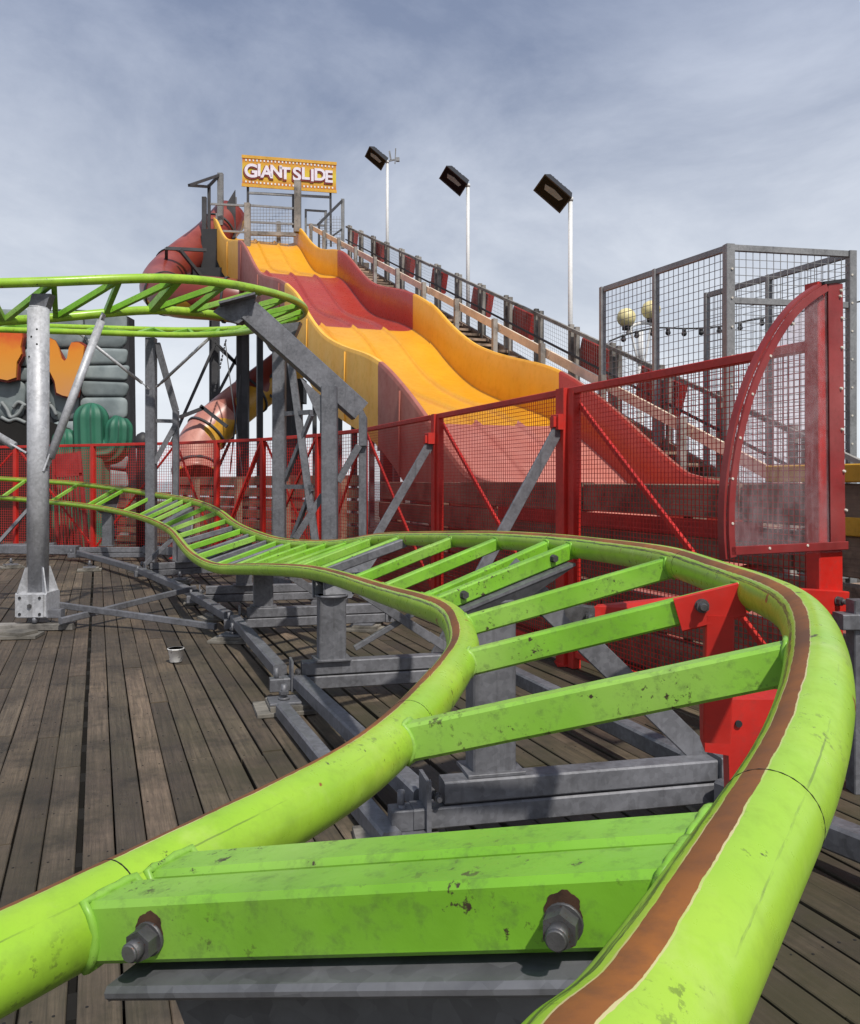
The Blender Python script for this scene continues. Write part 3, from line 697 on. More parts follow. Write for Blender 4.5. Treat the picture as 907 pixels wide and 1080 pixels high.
# cantilever support px 348
cA = V((-.96, 8.25, 0)); cs = thing('cantilever_support', 'grey cantilever frame whose sloping box beam reaches up left under the raised track', 'support', cA)
q0 = P(258, 326, 8.05); q1 = P(386, 446, 8.5)
part('post', 'frame', cs, lambda m: hollow(m, cA + V((0, 0, .06)), P(348, 408, 8.25), .150, .150, (0, 1, 0)))
part('sloping_beam', 'frame', cs, lambda m: m.beam(P(262, 328, 8.05), P(380, 434, 8.42), .13, .215, (0, 0, 1), .008))
part('head_plate', 'frame', cs, lambda m: (m.prism([P(225, 329, 7.98), P(238, 317, 7.98), P(272, 311, 8.0), P(262, 334, 7.98), P(252, 341, 7.98), P(240, 338, 7.98)], (.01, .12, 0)), m.beam(P(232, 321, 7.9), P(270, 311, 7.95), .16, .02)))
part('gusset', 'frame', cs, lambda m: m.prism([P(317, 398, 8.2), P(356, 432, 8.22), P(356, 445, 8.22), P(341, 452, 8.2)], (.0, .05, 0)))
part('end_plate', 'frame', cs, lambda m: m.prism([P(379, 424, 8.36), P(387, 440, 8.36), P(387, 470, 8.36), P(379, 470, 8.36)], (.0, .12, 0)))
part('leg', 'frame', cs, lambda m: hollow(m, V((P(383, 470, 8.45).x, 8.45, .05)), P(383, 452, 8.45), .075, .075, (0, 1, 0)))
for a, b in (((379, 470), (357, 508)), ((341, 522), (312, 568))): part('brace', 'frame', cs, lambda m: m.beam(P(*a, 8.35), P(*b, 8.3), .06, .06))
part('base_plate', 'frame', cs, lambda m: m.box(cA + V((0, 0, .03)), (.32, .32, .05)))
# A-frame post px 160
aA = V((P(160, 400, 12.1).x, 12.1, 0)); af = thing('support_column', 'grey column with a leaning second leg under the far side of the raised track', 'column', aA, 'columns under the raised track')
part('post', 'frame', af, lambda m: hollow(m, aA + V((0, 0, .05)), aA + V((0, 0, 3.22)), .135, .135, (0, 1, 0)))
bA = V((P(186, 400, 12.2).x, 12.2, 0))
part('leaning_leg', 'frame', af, lambda m: hollow(m, bA + V((0, 0, .05)), bA + V((0, 0, 2.2)), .08, .08, (0, 1, 0)))
part('leaning_leg', 'frame', af, lambda m: hollow(m, bA + V((0, 0, 2.2)), aA + V((.08, 0, 3.15)), .08, .08, (0, 1, 0)))
part('rung', 'frame', af, lambda m: m.beam(aA + V((.06, 0, 2.05)), bA + V((0, 0, 2.05)), .05, .05))
part('brace', 'frame', af, lambda m: m.beam(aA + V((.05, -.02, 1.45)), bA + V((0, -.02, 2.0)), .07, .07))
strut('thin dark strut rising right from the A shaped column', P(166, 408, 12.0), P(224, 354, 11.3), .022)
strut('thin dark strut rising left from the A shaped column in front of the stone facade', P(158, 410, 12.0), P(80, 348, 11.6), .022)

# ================================================================== RED FENCE
def FL(Y): return V((.888 - .389 * (Y - 5.57), Y, 0))
ZT = 1.80
def bay(label, p0, p1, zt0=ZT, zt1=ZT, pw=.07, brace=1, pitch=.032, wire=.0016, post1=False, prop=None, vbr=False):
    p0, p1 = V(p0), V(p1); d = norm(p1 - p0); L = (p1 - p0).length; s_ = V((d.y, -d.x, 0))
    t = thing('fence_panel', label, 'fence panel', p0, 'red mesh fence panels round the ride')
    po = part('post', 'red', t, lambda m: (m.beam(p0 + V((0, 0, 0)), p0 + V((0, 0, zt0)), pw, pw, d, .004), m.box(p0 + V((0, 0, .006)), (.14, .14, .012))))
    if pw > .08: part('post', 'red', t, lambda m: (m.beam(p0 + d * (pw * .9), p0 + d * (pw * .9) + V((0, 0, zt0 - .03)), pw * .55, pw * .7, d, .003), m.box(p0 + s_ * .03 + V((0, 0, zt0 - .22)), (.10, .12, .10), (d, s_, V((0, 0, 1))), ch=.004)))
    if post1: part('post', 'red', t, lambda m: m.beam(p1, p1 + V((0, 0, zt1)), pw, pw, d, .004))
    a, b = p0 + d * pw * .5, p1 - d * pw * .5
    part('top_rail', 'red', t, lambda m: m.beam(a + V((0, 0, zt0 - .022)), b + V((0, 0, zt1 - .022)), .05, .044, ch=.004))
    part('bottom_rail', 'red', t, lambda m: m.beam(a + V((0, 0, .09)), b + V((0, 0, .09)), .04, .04, ch=.003))
    def mesh(m): m.wires(a + V((0, 0, .11)), d, V((0, 0, 1)), (b - a).length, min(zt0, zt1) - .155, pitch, pitch * .9, wire)
    part('wire_mesh', 'red_wire', t, mesh)
    if brace:
        z = (zt0 - .06, .12) if brace > 0 else (.12, zt1 - .06)
        part('brace', 'red', t, lambda m: m.beam(a + s_ * -.028 + V((0, 0, z[0])), b + s_ * -.028 + V((0, 0, z[1])), .030, .012, s_ * -1 + V((0, 0, .0)), .002) if False else m.beam(a - s_ * .026 + V((0, 0, z[0])), b - s_ * .026 + V((0, 0, z[1])), .030, .022, s_, .002))
        if vbr: part('brace', 'red', t, lambda m: m.beam(a + V((0, 0, .12)) + s_ * .02, b + V((0, 0, zt1 - .06)) + s_ * .02, .03, .022, s_, .002))
    if prop:
        hi = p0 - W * .04 + V((0, 0, prop)); lo = p0 - W * .97 + V((0, 0, .04))
        pr_ = part('prop', 'frame', t, lambda m: m.beam(hi, lo, .022, .075, W, .003))
        part('lug', 'red', t, lambda m: m.box(p0 - W * .06 + V((0, 0, prop + .01)), (.10, .05, .07), (W, U, V((0, 0, 1))), ch=.004))
        hexbolt(hi - W * .03 - U * .012 + V((0, 0, -.02)), -U, pr_, .016, False)
    return t
bay('nearest red mesh fence panel, ending behind the clear curved guard', FL(5.57), FL(3.52), pw=.105, brace=1, prop=1.57)
bay('red mesh fence panel in front of the yellow foot of the slide', FL(7.71), FL(5.57), pw=.085, brace=1, prop=1.56)
bay('red mesh fence panel beside the sloping grey beam', FL(9.8), FL(7.71), pw=.08, brace=1)
FP = [FL(9.8), V((-1.42, 10.9, 0)), V((-2.34, 12.0, 0)), V((-3.14, 12.6, 0)), V((-3.94, 13.2, 0)), V((-5.48, 13.9, 0)), V((-7.08, 14.6, 0)), V((-8.9, 15.2, 0))]
FLB = ['red mesh fence panel behind the two square grey columns', 'red mesh fence panel just left of the square grey columns', 'red mesh fence panel under the tube slide',
       'narrow red mesh fence panel right of the black bollard', 'red mesh fence panel in front of the cactus', 'red mesh fence panel behind the round left column', 'red mesh fence panel cut by the left edge']
for i in range(7): bay(FLB[i], FP[i + 1], FP[i], pw=.065, brace=1 if i % 2 else -1, pitch=.046, wire=.0022, vbr=(i in (1, 2)), post1=(i == 0))

# ---- clear curved guard, set square to the fence end
gl, gr = V((1.10, 3.24, 0)), V((1.735, 3.555, 0)); gd = norm(gr - gl); gn = V((gd.y, -gd.x, 0))
def onp(px, py):
    r = V(((px - CX) / F, 1, -(py - CY) / F)); o = V((0, 0, EYE)); k = (gl - o).dot(gn) / r.dot(gn); return o + r * k
guard = thing('curved_guard', 'clear scratched quarter round guard panel in a red studded frame', 'guard panel', gl)
arc_px = [(767, 588), (765, 560), (766, 520), (771, 480), (779, 440), (790, 405), (803, 375), (818, 348), (835, 325), (852, 310), (868, 300)]
arc = relax(spline([onp(*a) for a in arc_px], 4), 4)
mg = NT('scratched clear plastic')
tr = mg.n('ShaderNodeBsdfTransparent'); tr.inputs[0].default_value = (.95, .91, .92, 1)
sc_ = mg.noise(3.5, 10, .82); s2 = mg.noise(60, 4, .6, stretch=(1, 1, .08))
mg.col((.55, .44, .46)); mg.set(Roughness=.22)
fac = mg.math('ADD', mg.ramp(sc_, (.42, .05), (.70, .24)), mg.math('MULTIPLY', mg.ramp(s2, (.5, 0.), (.8, 1.)), .10))
mx = mg.n('ShaderNodeMixShader'); mg.l(fac, mx.inputs[0]); mg.l(tr.outputs[0], mx.inputs[1]); mg.l(mg.b.outputs[0], mx.inputs[2]); mg.l(mx.outputs[0], mg.o.inputs[0])
part('clear_panel', mg.m, guard, lambda m: m.prism([p for p in arc] + [onp(888, 300), onp(891, 582)], -gn * .004))
def strip(m, c, w, t, off):     # flat strip following the curve
    inn = []
    for i, p in enumerate(c):
        tg = norm(c[min(i + 1, len(c) - 1)] - c[max(i - 1, 0)]); inw = norm(gn.cross(tg)); 
        if inw.dot(onp(850, 500) - p) < 0: inw = -inw
        inn.append(p + inw * w)
    m.add([p + gn * off for p in c] + [p + gn * off for p in inn] + [p + gn * (off + t) for p in c] + [p + gn * (off + t) for p in inn],
          sum([[[i, i + 1, len(c) + i + 1, len(c) + i], [2 * len(c) + i, 3 * len(c) + i, 3 * len(c) + i + 1, 2 * len(c) + i + 1], [i, 2 * len(c) + i, 2 * len(c) + i + 1, i + 1], [len(c) + i, len(c) + i + 1, 3 * len(c) + i + 1, 3 * len(c) + i]] for i in range(len(c) - 1)], []))
part('curved_frame', 'red_dusty', guard, lambda m: (strip(m, arc, .030, .010, .005), strip(m, [p - (onp(850, 500) - p).normalized() * .012 for p in arc], .012, .032, -.032)))
part('side_post', 'red', guard, lambda m: m.beam(onp(880, 585) - gn * .045 - V((0, 0, .9)), onp(877, 298) - gn * .045, .14, .07, gn, .004))
part('bottom_strip', 'red_dusty', guard, lambda m: m.beam(onp(768, 581) + gn * .010, onp(891, 575) + gn * .010, .010, .034, (0, 0, 1), .002))
part('top_cap', 'black', guard, lambda m: m.beam(onp(866, 299) - gn * .02, onp(889, 296) - gn * .02, .07, .012))
part('cover_strip', 'red_dusty', guard, lambda m: m.beam(onp(882, 580) + gn * .006, onp(879, 299) + gn * .006, .088, .006, gn, .002))
for px, py in ((884, 307), (883, 313), (885, 336), (885, 367), (884, 410), (885, 453), (887, 497), (889, 538), (769, 552), (769, 505), (790, 416), (809, 376), (833, 342), (808, 586), (848, 583), (777, 462)):
    if (px, py) in ((808, 586), (848, 583)): py -= 8
    part('stud', 'stud', guard, lambda m: (m.cyl(onp(px, py) + gn * .004, onp(px, py) + gn * .018, .0075, 12, r1=.005)))
gb = part('lower_bar', 'red', guard, lambda m: m.beam(onp(815, 632), onp(889, 636), .05, .10, (0, 0, 1), .004)); hexbolt(onp(877, 633) + gn * .027, gn, gb, .018)
m = MB(); g0 = V((1.66, 3.30, 0)); m.beam(g0, g0 + V((0, 0, .74)), .075, .075, ch=.004); m.box(g0 + V((-.04, -.01, .66)), (.10, .09, .06), ch=.004)
tag(m.build('short_post', 'frame'), 'short grey steel post at the right edge below the clear guard', 'post')

# ---- red gate mechanism under the outer rail
b2 = tie_pts((487, 703), (795, 622)); dd = norm(b2[1] - b2[0]); ff = V((dd.y, -dd.x, 0)).normalized()
gate = thing('gate_bracket', 'red steel bracket bolted on a green crosstie with a stepped red box plate below', 'bracket', (.66, 1.95, .5))
c0 = b2[0].lerp(b2[1], .84) + ff * .022
bp = part('bolt_plate', 'red', gate, lambda m: m.beam(c0 - dd * .060 + V((0, 0, -.008)), c0 + dd * .075 + V((0, 0, -.008)), .008, .072, (0, 0, 1), .003))
hexbolt(c0 + ff * .004 + V((0, 0, 0.0)) - dd * .01, ff, bp, .0135)
part('drop_bar', 'red', gate, lambda m: m.beam(c0 + dd * .03 + V((0, .01, -.03)), c0 + dd * .03 + V((0, .03, -.30)), .058, .03, ff, .003))
z = lambda px, py: P(px, py, 1.98)
part('box_plate', 'red', gate, lambda m: (m.prism([z(742, 742), z(752, 738), z(860, 738), z(872, 860), z(770, 860), z(768, 797), z(743, 793)], (.02, .10, 0)),))
for px, py in ((778, 763),): part('bolt', 'black', gate, lambda m: m.cyl(z(px, py) + V((0, -.006, 0)), z(px, py) + V((0, .004, 0)), .008, 10))
arm = thing('swing_gate', 'tapering red steel swing gate with a rusty hinge block behind the third crosstie', 'gate', P(640, 645, 2.6))
ar = part('arm', 'red', arm, lambda m: m.prism([P(626, 640, 2.6), P(720, 630, 2.85), P(790, 632, 3.0), P(790, 646, 3.0), P(626, 656, 2.6)], (.02, .05, 0)))
hb = part('hinge_block', 'bolt', arm, lambda m: m.prism([P(594, 641, 2.58), P(612, 640, 2.58), P(627, 642, 2.58), P(627, 655, 2.58), P(606, 659, 2.58), P(596, 650, 2.58)], (.01, .06, 0))); hexbolt(P(621, 650, 2.57), (0, -1, 0), hb, .014)

# ================================================================== TIMBER WALLS
def timber(label, a, b, ztop, rows, h, mi_tone, thick=.10, yellow=False):
    t = thing('timber_wall', label, 'timber wall', a, 'timber walls behind the red fence'); a, b = V(a), V(b); d = norm(b - a); L = (b - a).length; s_ = V((d.y, -d.x, 0))
    def brd(m):
        for r in range(rows):
            x = -random.uniform(0, 1.5)
            while x < L:
                l = random.choice((1.6, 2.2, 2.8)); x0, x1 = max(0, x), min(L, x + l - .015)
                if x1 - x0 > .05:
                    o = s_ * random.uniform(-.015, .015); zc = ztop - h * (r + .5) - .012 * r + random.uniform(-.006, .006)
                    m.beam(a + d * x0 + o + V((0, 0, zc)), a + d * x1 + o + V((0, 0, zc)), thick, h - random.uniform(.01, .035), ch=.006, tone=random.uniform(*mi_tone))
                x += l
    part('board', 'timber', t, brd)
    x = .3
    while x < L:
        part('upright', 'timber', t, lambda m: m.beam(a + d * x - s_ * (thick * .5 + .055), a + d * x - s_ * (thick * .5 + .055) + V((0, 0, ztop - .05)), .10, .10, d, .004)); x += 1.35
    return t
off = W * .42
tw = timber('heavy brown timber wall behind the near red fence panels', FL(10.3) + off, FL(2.4) + off, 1.20, 5, .225, (.55, 1.15))
part('yellow_board', 'yellow_board', tw, lambda m: (m.beam(FL(4.25) + off - W * .0 + V((0, 0, 1.235)), FL(1.9) + off + V((0, 0, 1.235)), .16, .085, ch=.006), m.beam(FL(4.0) + off - W * .065 + V((0, 0, .99)), FL(1.9) + off - W * .065 + V((0, 0, .99)), .025, .085, ch=.004)))
part('red_board', 'pad_red', tw, lambda m: m.beam(FL(7.2) + off - W * .062 + V((0, 0, .93)), FL(4.3) + off - W * .062 + V((0, 0, .93)), .02, .10))
timber('long stacked timber wall behind the far red fence', (-.95, 11.9, 0), (-4.6, 15.6, 0), 1.28, 7, .165, (.45, 1.05))
timber('dark timber wall far behind the cactus and the left fence', (-4.8, 15.75, 0), (-5.9, 16.2, 0), 1.0, 6, .15, (.35, .8))

# ================================================================== GIANT SLIDE
SW = 2.6
def SL(Yl, o=0.0, z=0.0): return V((-.58 + W.x * o - .389 * (Yl - 11.2), Yl - W.y * 0 + W.y * 0 + (.3625 * o), z))
def onslide(px, py, o):
    r = (px - CX) / F; k = -.58 + .932 * o + 4.357; Yl = (k - .3625 * o * r) / (r + .389); Y = Yl + .3625 * o
    return Yl, EYE + (CY - py) / F * Y
prof_px = [(310, 237), (317, 241), (327, 255), (334, 261), (342, 263), (352, 262.5), (360, 264), (366, 269), (374, 279), (383, 290), (391, 297.5), (402, 301.5), (413, 303), (424, 305), (435, 309), (443, 313.5), (455, 321), (472, 341),
           (486, 354), (500, 364), (521, 372), (540, 377), (558, 380.5), (575, 385), (590, 391), (605, 400), (633, 421), (655, 440), (688, 471), (722, 501)]
pr_ = [onslide(x, y, SW) for x, y in prof_px]
pY = np.array([a for a, b in pr_]); pZ = np.array([b for a, b in pr_]); od = np.argsort(pY); pY, pZ = pY[od], pZ[od]
YS = np.concatenate([np.linspace(7.6, pY[0], 4)[:-1], np.linspace(pY[0], pY[-1], 110)])
ZS = np.interp(YS, pY, pZ); ZS[:3] = [pZ[0] - .12, pZ[0] - .10, pZ[0] - .06]
for _ in range(3): ZS[1:-1] = (ZS[:-2] + 2 * ZS[1:-1] + ZS[2:]) / 4
WH = .80
def wh(y): return WH if y < 25.0 else WH - .14 * min(1, (y - 25) / 2)
B1 = onslide(357, 263, SW)[0]; B2 = onslide(437, 308, SW)[0]; B3 = onslide(590, 397, SW)[0]
def sect(y): return 1 if y < B3 else 0 if y < B2 else 1 if y < B1 else 0       # 0 yellow, 1 red
def slide_mat(name, base, fade, rough, amt):
    m = NT(name); n1 = m.noise(1.2, 6, .6); n2 = m.noise(9, 6, .65); n3 = m.noise(2.5, 5, .6, stretch=(1, 1, .3))
    c = m.mix(m.ramp(n1, (.3, 0.), (.7, 1.)), tuple(x * .84 for x in base), base)
    c = m.mix(m.math('MULTIPLY', m.ramp(n3, (.35, .3), (.7, 1.)), amt), c, fade)
    c = m.mix(m.math('MULTIPLY', m.ramp(n2, (.5, 0.), (.75, 1.)), .3), c, tuple(x * .55 for x in base))
    m.col(c); m.set(Roughness=m.ramp(n2, (.3, rough), (.8, rough + .25))); m.bump(n3, .08, .02); return m.m
M['sl_y'] = slide_mat('yellow fibreglass', (.78, .34, .004), (.80, .46, .05), .28, .35)
M['sl_r'] = slide_mat('red fibreglass', (.38, .024, .010), (.46, .10, .06), .22, .3)
M['sl_ro'] = slide_mat('bleached red fibreglass', (.36, .07, .05), (.46, .22, .17), .5, .6)
M['sl_p'] = slide_mat('bleached pink fibreglass', (.50, .15, .11), (.58, .26, .21), .4, .6)
M['sl_yo'] = slide_mat('bleached yellow fibreglass with painted sun', (.96, .46, .035), (.94, .56, .11), .5, .7)  # outer walls: bleached, then brightened to stand in for sun missing there
slide = thing('giant_slide', 'huge wavy fibreglass slide in yellow and red bands with four lanes', 'slide', SL(17, 1.3))
def bed(m):
    nl = 96; xs = np.linspace(0, SW, nl + 1); rows = []
    for y, zt in zip(YS, ZS):
        zf = zt - wh(y); r = []
        for x in xs:
            lane = (x / SW * 4) % 1.0; k = min(lane, 1 - lane); b_ = .075 * math.exp(-(k / .038) ** 2) if .2 < x < SW - .2 else 0
            c_ = .06 * math.exp(-(min(x, SW - x) / .10))
            r.append(SL(y, float(x), zf + b_ + c_ + .02 * (2 * k - 0) * 0))
        rows.append(r)
    for j in range(len(rows) - 1):
        for i in range(nl):
            m.add([rows[j][i], rows[j][i + 1], rows[j + 1][i + 1], rows[j + 1][i]], [[0, 1, 2, 3]], 0 if sect((YS[j] + YS[j + 1]) / 2) == 0 else 1 if YS[j] > B3 else 2, smooth=True)
sb = part('slide_bed', ['sl_y', 'sl_r', 'sl_p'], slide, bed)
import bmesh
def weld(o, d=.0005):
    b = bmesh.new(); b.from_mesh(o.data); bmesh.ops.remove_doubles(b, verts=b.verts, dist=d); b.to_mesh(o.data); b.free()
weld(sb)
def wall(m, o0, sgn, skirt, outer):
    th = .09; prof = []
    for y, zt in zip(YS, ZS):
        zf = zt - wh(y); sk = skirt if y > 9.4 else min(skirt, zt - .02)
        a = [(o0, zf - .02), (o0, zt - .03), (o0 + sgn * .025, zt), (o0 + sgn * (th - .015), zt - .004), (o0 + sgn * th, zt - .05), (o0 + sgn * th, zt - sk)]
        prof.append([SL(y, q, zz) for q, zz in a])
    for j in range(len(prof) - 1):
        s_ = sect((YS[j] + YS[j + 1]) / 2)
        for i in range(5):
            f = [prof[j][i], prof[j][i + 1], prof[j + 1][i + 1], prof[j + 1][i]]
            if i >= 2: mi = 3 if s_ == 0 else 2
            else: mi = 0 if s_ == 0 else 1
            m.add(f if sgn < 0 else f[::-1], [[0, 1, 2, 3]], mi, smooth=i not in (1, 3))
w1 = part('side_wall', ['sl_y', 'sl_r', 'sl_ro', 'sl_yo'], slide, lambda m: wall(m, 0.0, -1, 1.12, True)); weld(w1)
w2 = part('side_wall', ['sl_y', 'sl_r', 'sl_ro', 'sl_yo'], slide, lambda m: wall(m, SW, 1, 1.05, False)); weld(w2)
for y in np.arange(10.4, 26.0, 2.3):
    zt = float(np.interp(y, YS, ZS)); part('flange', 'sl_yo' if sect(y) == 0 else 'sl_ro', slide, lambda m: m.beam(SL(y, -.092, zt - .07), SL(y, -.092, zt - 1.10), .05, .022, U, .004))
# lower end: run-out pad
part('run_out', 'sl_ro', slide, lambda m: m.box(SL(6.6, 1.3, .18), (2.6, 2.0, .2), (W, U, V((0, 0, 1)))))
# legs and bearers under the slide
for y in (11.5, 14.5, 17.5, 20.5, 23.5):
    zt = float(np.interp(y, YS, ZS)) - 1.15
    for o_ in (.12, SW - .12): part('leg', 'darksteel', slide, lambda m: m.beam(SL(y, o_, .02), SL(y, o_, zt), .14, .14, U, .006))
    part('bearer', 'darksteel', slide, lambda m: m.beam(SL(y, .02, zt), SL(y, SW - .02, zt), .16, .22))

# ---- stair beside the slide
stair = thing('slide_stair', 'long straight stair with wire mesh railings climbing beside the wavy slide', 'stair', SL(16, 3.5))
def RZ(y): return 2.91 + .4316 * (y - 11.14)
Y0, Y1 = 7.2, 26.4; ON, OF = SW + .22, SW + 1.5
part('tread', 'timber', stair, lambda m: [m.beam(SL(y, ON + .05, RZ(y) - 1.07), SL(y, OF - .05, RZ(y) - 1.07), .30, .05, tone=1.5) for y in np.arange(Y0, Y1, .42)])
for o_ in (ON, OF): part('stringer', 'timber', stair, lambda m: m.beam(SL(Y0, o_, RZ(Y0) - 1.12), SL(Y1, o_, RZ(Y1) - 1.12), .07, .26))
y = Y0; k = 0
while y < Y1 - .2:
    y2 = min(Y1, y + 1.55)
    part('cream_board', 'cream', stair, lambda m: m.beam(SL(y, ON, RZ(y) - .12), SL(y2 - .02, ON, RZ(y2 - .02) - .12), .035, .135, ch=.004))
    part('near_post', 'greywood', stair, lambda m: m.beam(SL(y + .1, ON - .07, RZ(y) - 1.1), SL(y + .1, ON - .07, RZ(y + .1) + .02), .085, .085, U, .006))
    y = y2
y = Y0; j = 0
while y <= Y1:
    for e in (0, .17): part('far_post', 'greywood', stair, lambda m: m.beam(SL(y + e, OF, RZ(y + e) - 1.25), SL(y + e, OF, RZ(y + e) + .07), .085, .07, U, .006))
    y += 1.18
part('hand_rail', 'greywood', stair, lambda m: m.beam(SL(Y0, OF - .05, RZ(Y0)), SL(Y1, OF - .05, RZ(Y1)), .05, .06, ch=.004))
part('hand_rail', 'darksteel', stair, lambda m: m.beam(SL(Y0, OF - .07, RZ(Y0) - .42), SL(Y1, OF - .07, RZ(Y1) - .42), .03, .035))
for q in np.arange(9.0, 26.0, 2.8):
    for o_ in (ON + .02, OF): part('leg', 'darksteel', stair, lambda m: m.beam(SL(q, o_, .02), SL(q, o_, RZ(q) - 1.2), .12, .12, U, .006))
def smesh(m):
    dU = norm(SL(Y1, OF, RZ(Y1)) - SL(Y0, OF, RZ(Y0))); LL = (SL(Y1, OF, RZ(Y1)) - SL(Y0, OF, RZ(Y0))).length
    k = int(LL / .075)
    for i in range(k):
        q = Y0 + (Y1 - Y0) * i / k; m.beam(SL(q, OF + .04, RZ(q) - 1.05), SL(q, OF + .04, RZ(q)), .0032, .0032)
    for i in range(14):
        zz = -1.05 + i * .075; m.beam(SL(Y0, OF + .036, RZ(Y0) + zz), SL(Y1, OF + .036, RZ(Y1) + zz), .0032, .0032)
part('wire_mesh', 'cagesteel', stair, smesh)
for px, py, l in ((372, 252, .6), (400, 266, .6), (430, 281, .65), (461, 297, .75), (506, 320, .85), (550, 341, .85), (626, 376, .9), (694, 418, 1.0)):
    yl, zz = onslide(px, py, OF + .12); zz = RZ(yl) - .36
    dv_ = norm(SL(yl + 1, 0, RZ(yl + 1)) - SL(yl, 0, RZ(yl)))
    part('red_panel', 'pad_red', stair, lambda m: m.box(SL(yl, OF + .16, zz), (l, .14, .50), (dv_, W, norm(W.cross(dv_)) if W.cross(dv_).z > 0 else -norm(W.cross(dv_))), ch=.02))

# ---- tower and platform at the top of the slide
tower = thing('slide_tower', 'weathered platform with railings and gate posts at the top of the slide', 'platform', SL(28, 1.5))
zp = 8.55
part('platform', 'timber', tower, lambda m: m.box(SL(28.4, 1.9, zp - .10), (6.2, 3.2, .16), (W, U, V((0, 0, 1))), tone=.6))
for o_ in (.2, 4.6): part('leg', 'darksteel', tower, lambda m: m.beam(SL(29.6, o_, .02), SL(29.6, o_, zp - .2), .20, .20, U, .01))
for px, Y, zz in ((228, 24.6, 7.0), (259, 23.6, 7.2)):
    part('leg', 'darksteel', tower, lambda m: m.beam(V((P(px, 0, Y).x, Y, .02)), V((P(px, 0, Y).x, Y, zz)), .20, .20, ch=.01))
for a, b in (((228, 420), (259, 360)), ((228, 500), (259, 430)), ((180, 470), (228, 362)), ((229, 365), (300, 430)), ((229, 470), (300, 380)), ((222, 355), (262, 395))):
    part('brace', 'darksteel', tower, lambda m: m.beam(P(*a, 24.3), P(*b, 24.3), .07, .07))
for px in (303, 311): part('leg', 'darksteel', tower, lambda m: m.beam(V((P(px, 0, 18).x, 18.6, .02)), V((P(px, 0, 18).x, 18.6, 3.3)), .16, .16))
for q_, z_ in ((P(312, 413, 18.3), (.42, .5, .5)), (P(236, 290, 25.5), (1.7, .4, .35)), (P(224, 268, 26.6), (.5, .6, 1.4))): part('bearer', 'black', tower, lambda m: m.box(q_, z_))
def post_px(px, y0, y1, Y, w, mat='greywood', h=None, name='railing_post'): part(name, mat, tower, lambda m: m.beam(P(px, y0, Y), P(px, y1, Y), w, h or w, (0, 1, 0), .008))
post_px(261.5, 214.5, 262, 27.0, .18); post_px(314.5, 191, 245, 27.9, .21); post_px(294.5, 234, 262, 28.4, .13); post_px(309.5, 205, 240, 28.0, .06, 'darksteel')
post_px(216, 208, 282, 26.5, .13, 'darksteel'); post_px(233, 183, 238, 27.2, .17, 'cagesteel'); post_px(221, 195, 250, 26.8, .09, 'darksteel'); post_px(249, 208, 262, 28.2, .07, 'cagesteel')
post_px(362, 210, 262, 28.4, .11, 'cagesteel'); post_px(344, 222, 262, 28.8, .09, 'cagesteel'); post_px(323, 221, 262, 28.8, .07, 'cagesteel'); post_px(337, 237, 262, 27.6, .07, 'darksteel')
part('fin', 'darksteel', tower, lambda m: m.prism([P(240, 214, 27.6), P(248.5, 200, 27.6), P(249, 256, 27.6), P(240, 256, 27.6)], (0, .05, 0)))
def rl_px(a, b, Y0_, Y1_, w=.06, mat='cagesteel', name='railing'): part(name, mat, tower, lambda m: m.beam(P(*a, Y0_), P(*b, Y1_), w, w))
for y0, y1, w, mt in ((216.5, 220, .06, 'cagesteel'), (234, 236.5, .06, 'cagesteel'), (246, 247.5, .12, 'greywood')): rl_px((263, y0), (312, y1), 27.2, 27.9, w, mt)
rl_px((220, 215), (261, 217), 26.8, 27.0); rl_px((222, 243), (260, 245), 26.8, 27.0)
rl_px((200, 195.5), (232, 184.5), 25.4, 27.2, .08, 'darksteel', 'gate_bar'); rl_px((200, 195.5), (220, 197), 25.4, 26.8, .08, 'darksteel', 'gate_bar'); rl_px((232, 184.5), (220, 197), 27.2, 26.8, .08, 'darksteel', 'gate_bar')
rl_px((322, 221.5), (345, 223), 28.8, 28.8); rl_px((323, 237), (344, 238), 28.8, 28.8); rl_px((336, 237), (362, 211), 27.6, 28.4, .07, 'darksteel'); rl_px((350, 250), (362, 241), 28.0, 28.4, .05, 'darksteel')
for a, b, c_, d_, Y_ in ((265, 218, 308, 262, 27.8), (337, 228, 362, 260, 28.1)):
    o = P(a, d_, Y_); e = P(c_, d_, Y_); t_ = P(a, b, Y_); part('wire_mesh', 'cagesteel', tower, lambda m: m.wires(o, norm(e - o), norm(t_ - o), (e - o).length, (t_ - o).length, .11, .11, .005))
part('railing_post', 'cagesteel', tower, lambda m: (m.beam(P(229, 225, 26.9), P(229, 262, 26.9), .05, .05, (0, 1, 0)),))

# ---- sign GIANT SLIDE
sg = thing('slide_sign', 'yellow and orange sign board reading GIANT SLIDE above the slide top', 'sign', P(306, 256, 28.3))
s0, s1 = P(256, 194.5, 27.8), P(355, 201.5, 28.45); s_d = norm(V((s1.x - s0.x, s1.y - s0.y, 0))); s_l = (V((s1.x, s1.y, 0)) - V((s0.x, s0.y, 0))).length; s_n = V((s_d.y, -s_d.x, 0)); s_h = .90
ms_ = NT('sign face'); gm = ms_.n('ShaderNodeSeparateXYZ'); ms_.l(ms_.n('ShaderNodeUVMap').outputs[0], gm.inputs[0])
v_ = ms_.math('ABSOLUTE', ms_.math('SUBTRACT', gm.outputs['Y'], .5)); nn_ = ms_.noise(2.5, 5)
ms_.col(ms_.ramp(ms_.math('ADD', v_, ms_.math('MULTIPLY', ms_.math('SUBTRACT', nn_, .5), .22)), (.10, (.62, .46, .02)), (.30, (.60, .31, .015)), (.44, (.48, .14, .01)))); ms_.set(Roughness=.4)
sb0 = V((s0.x, s0.y, s0.z)); sz = V((0, 0, 1))
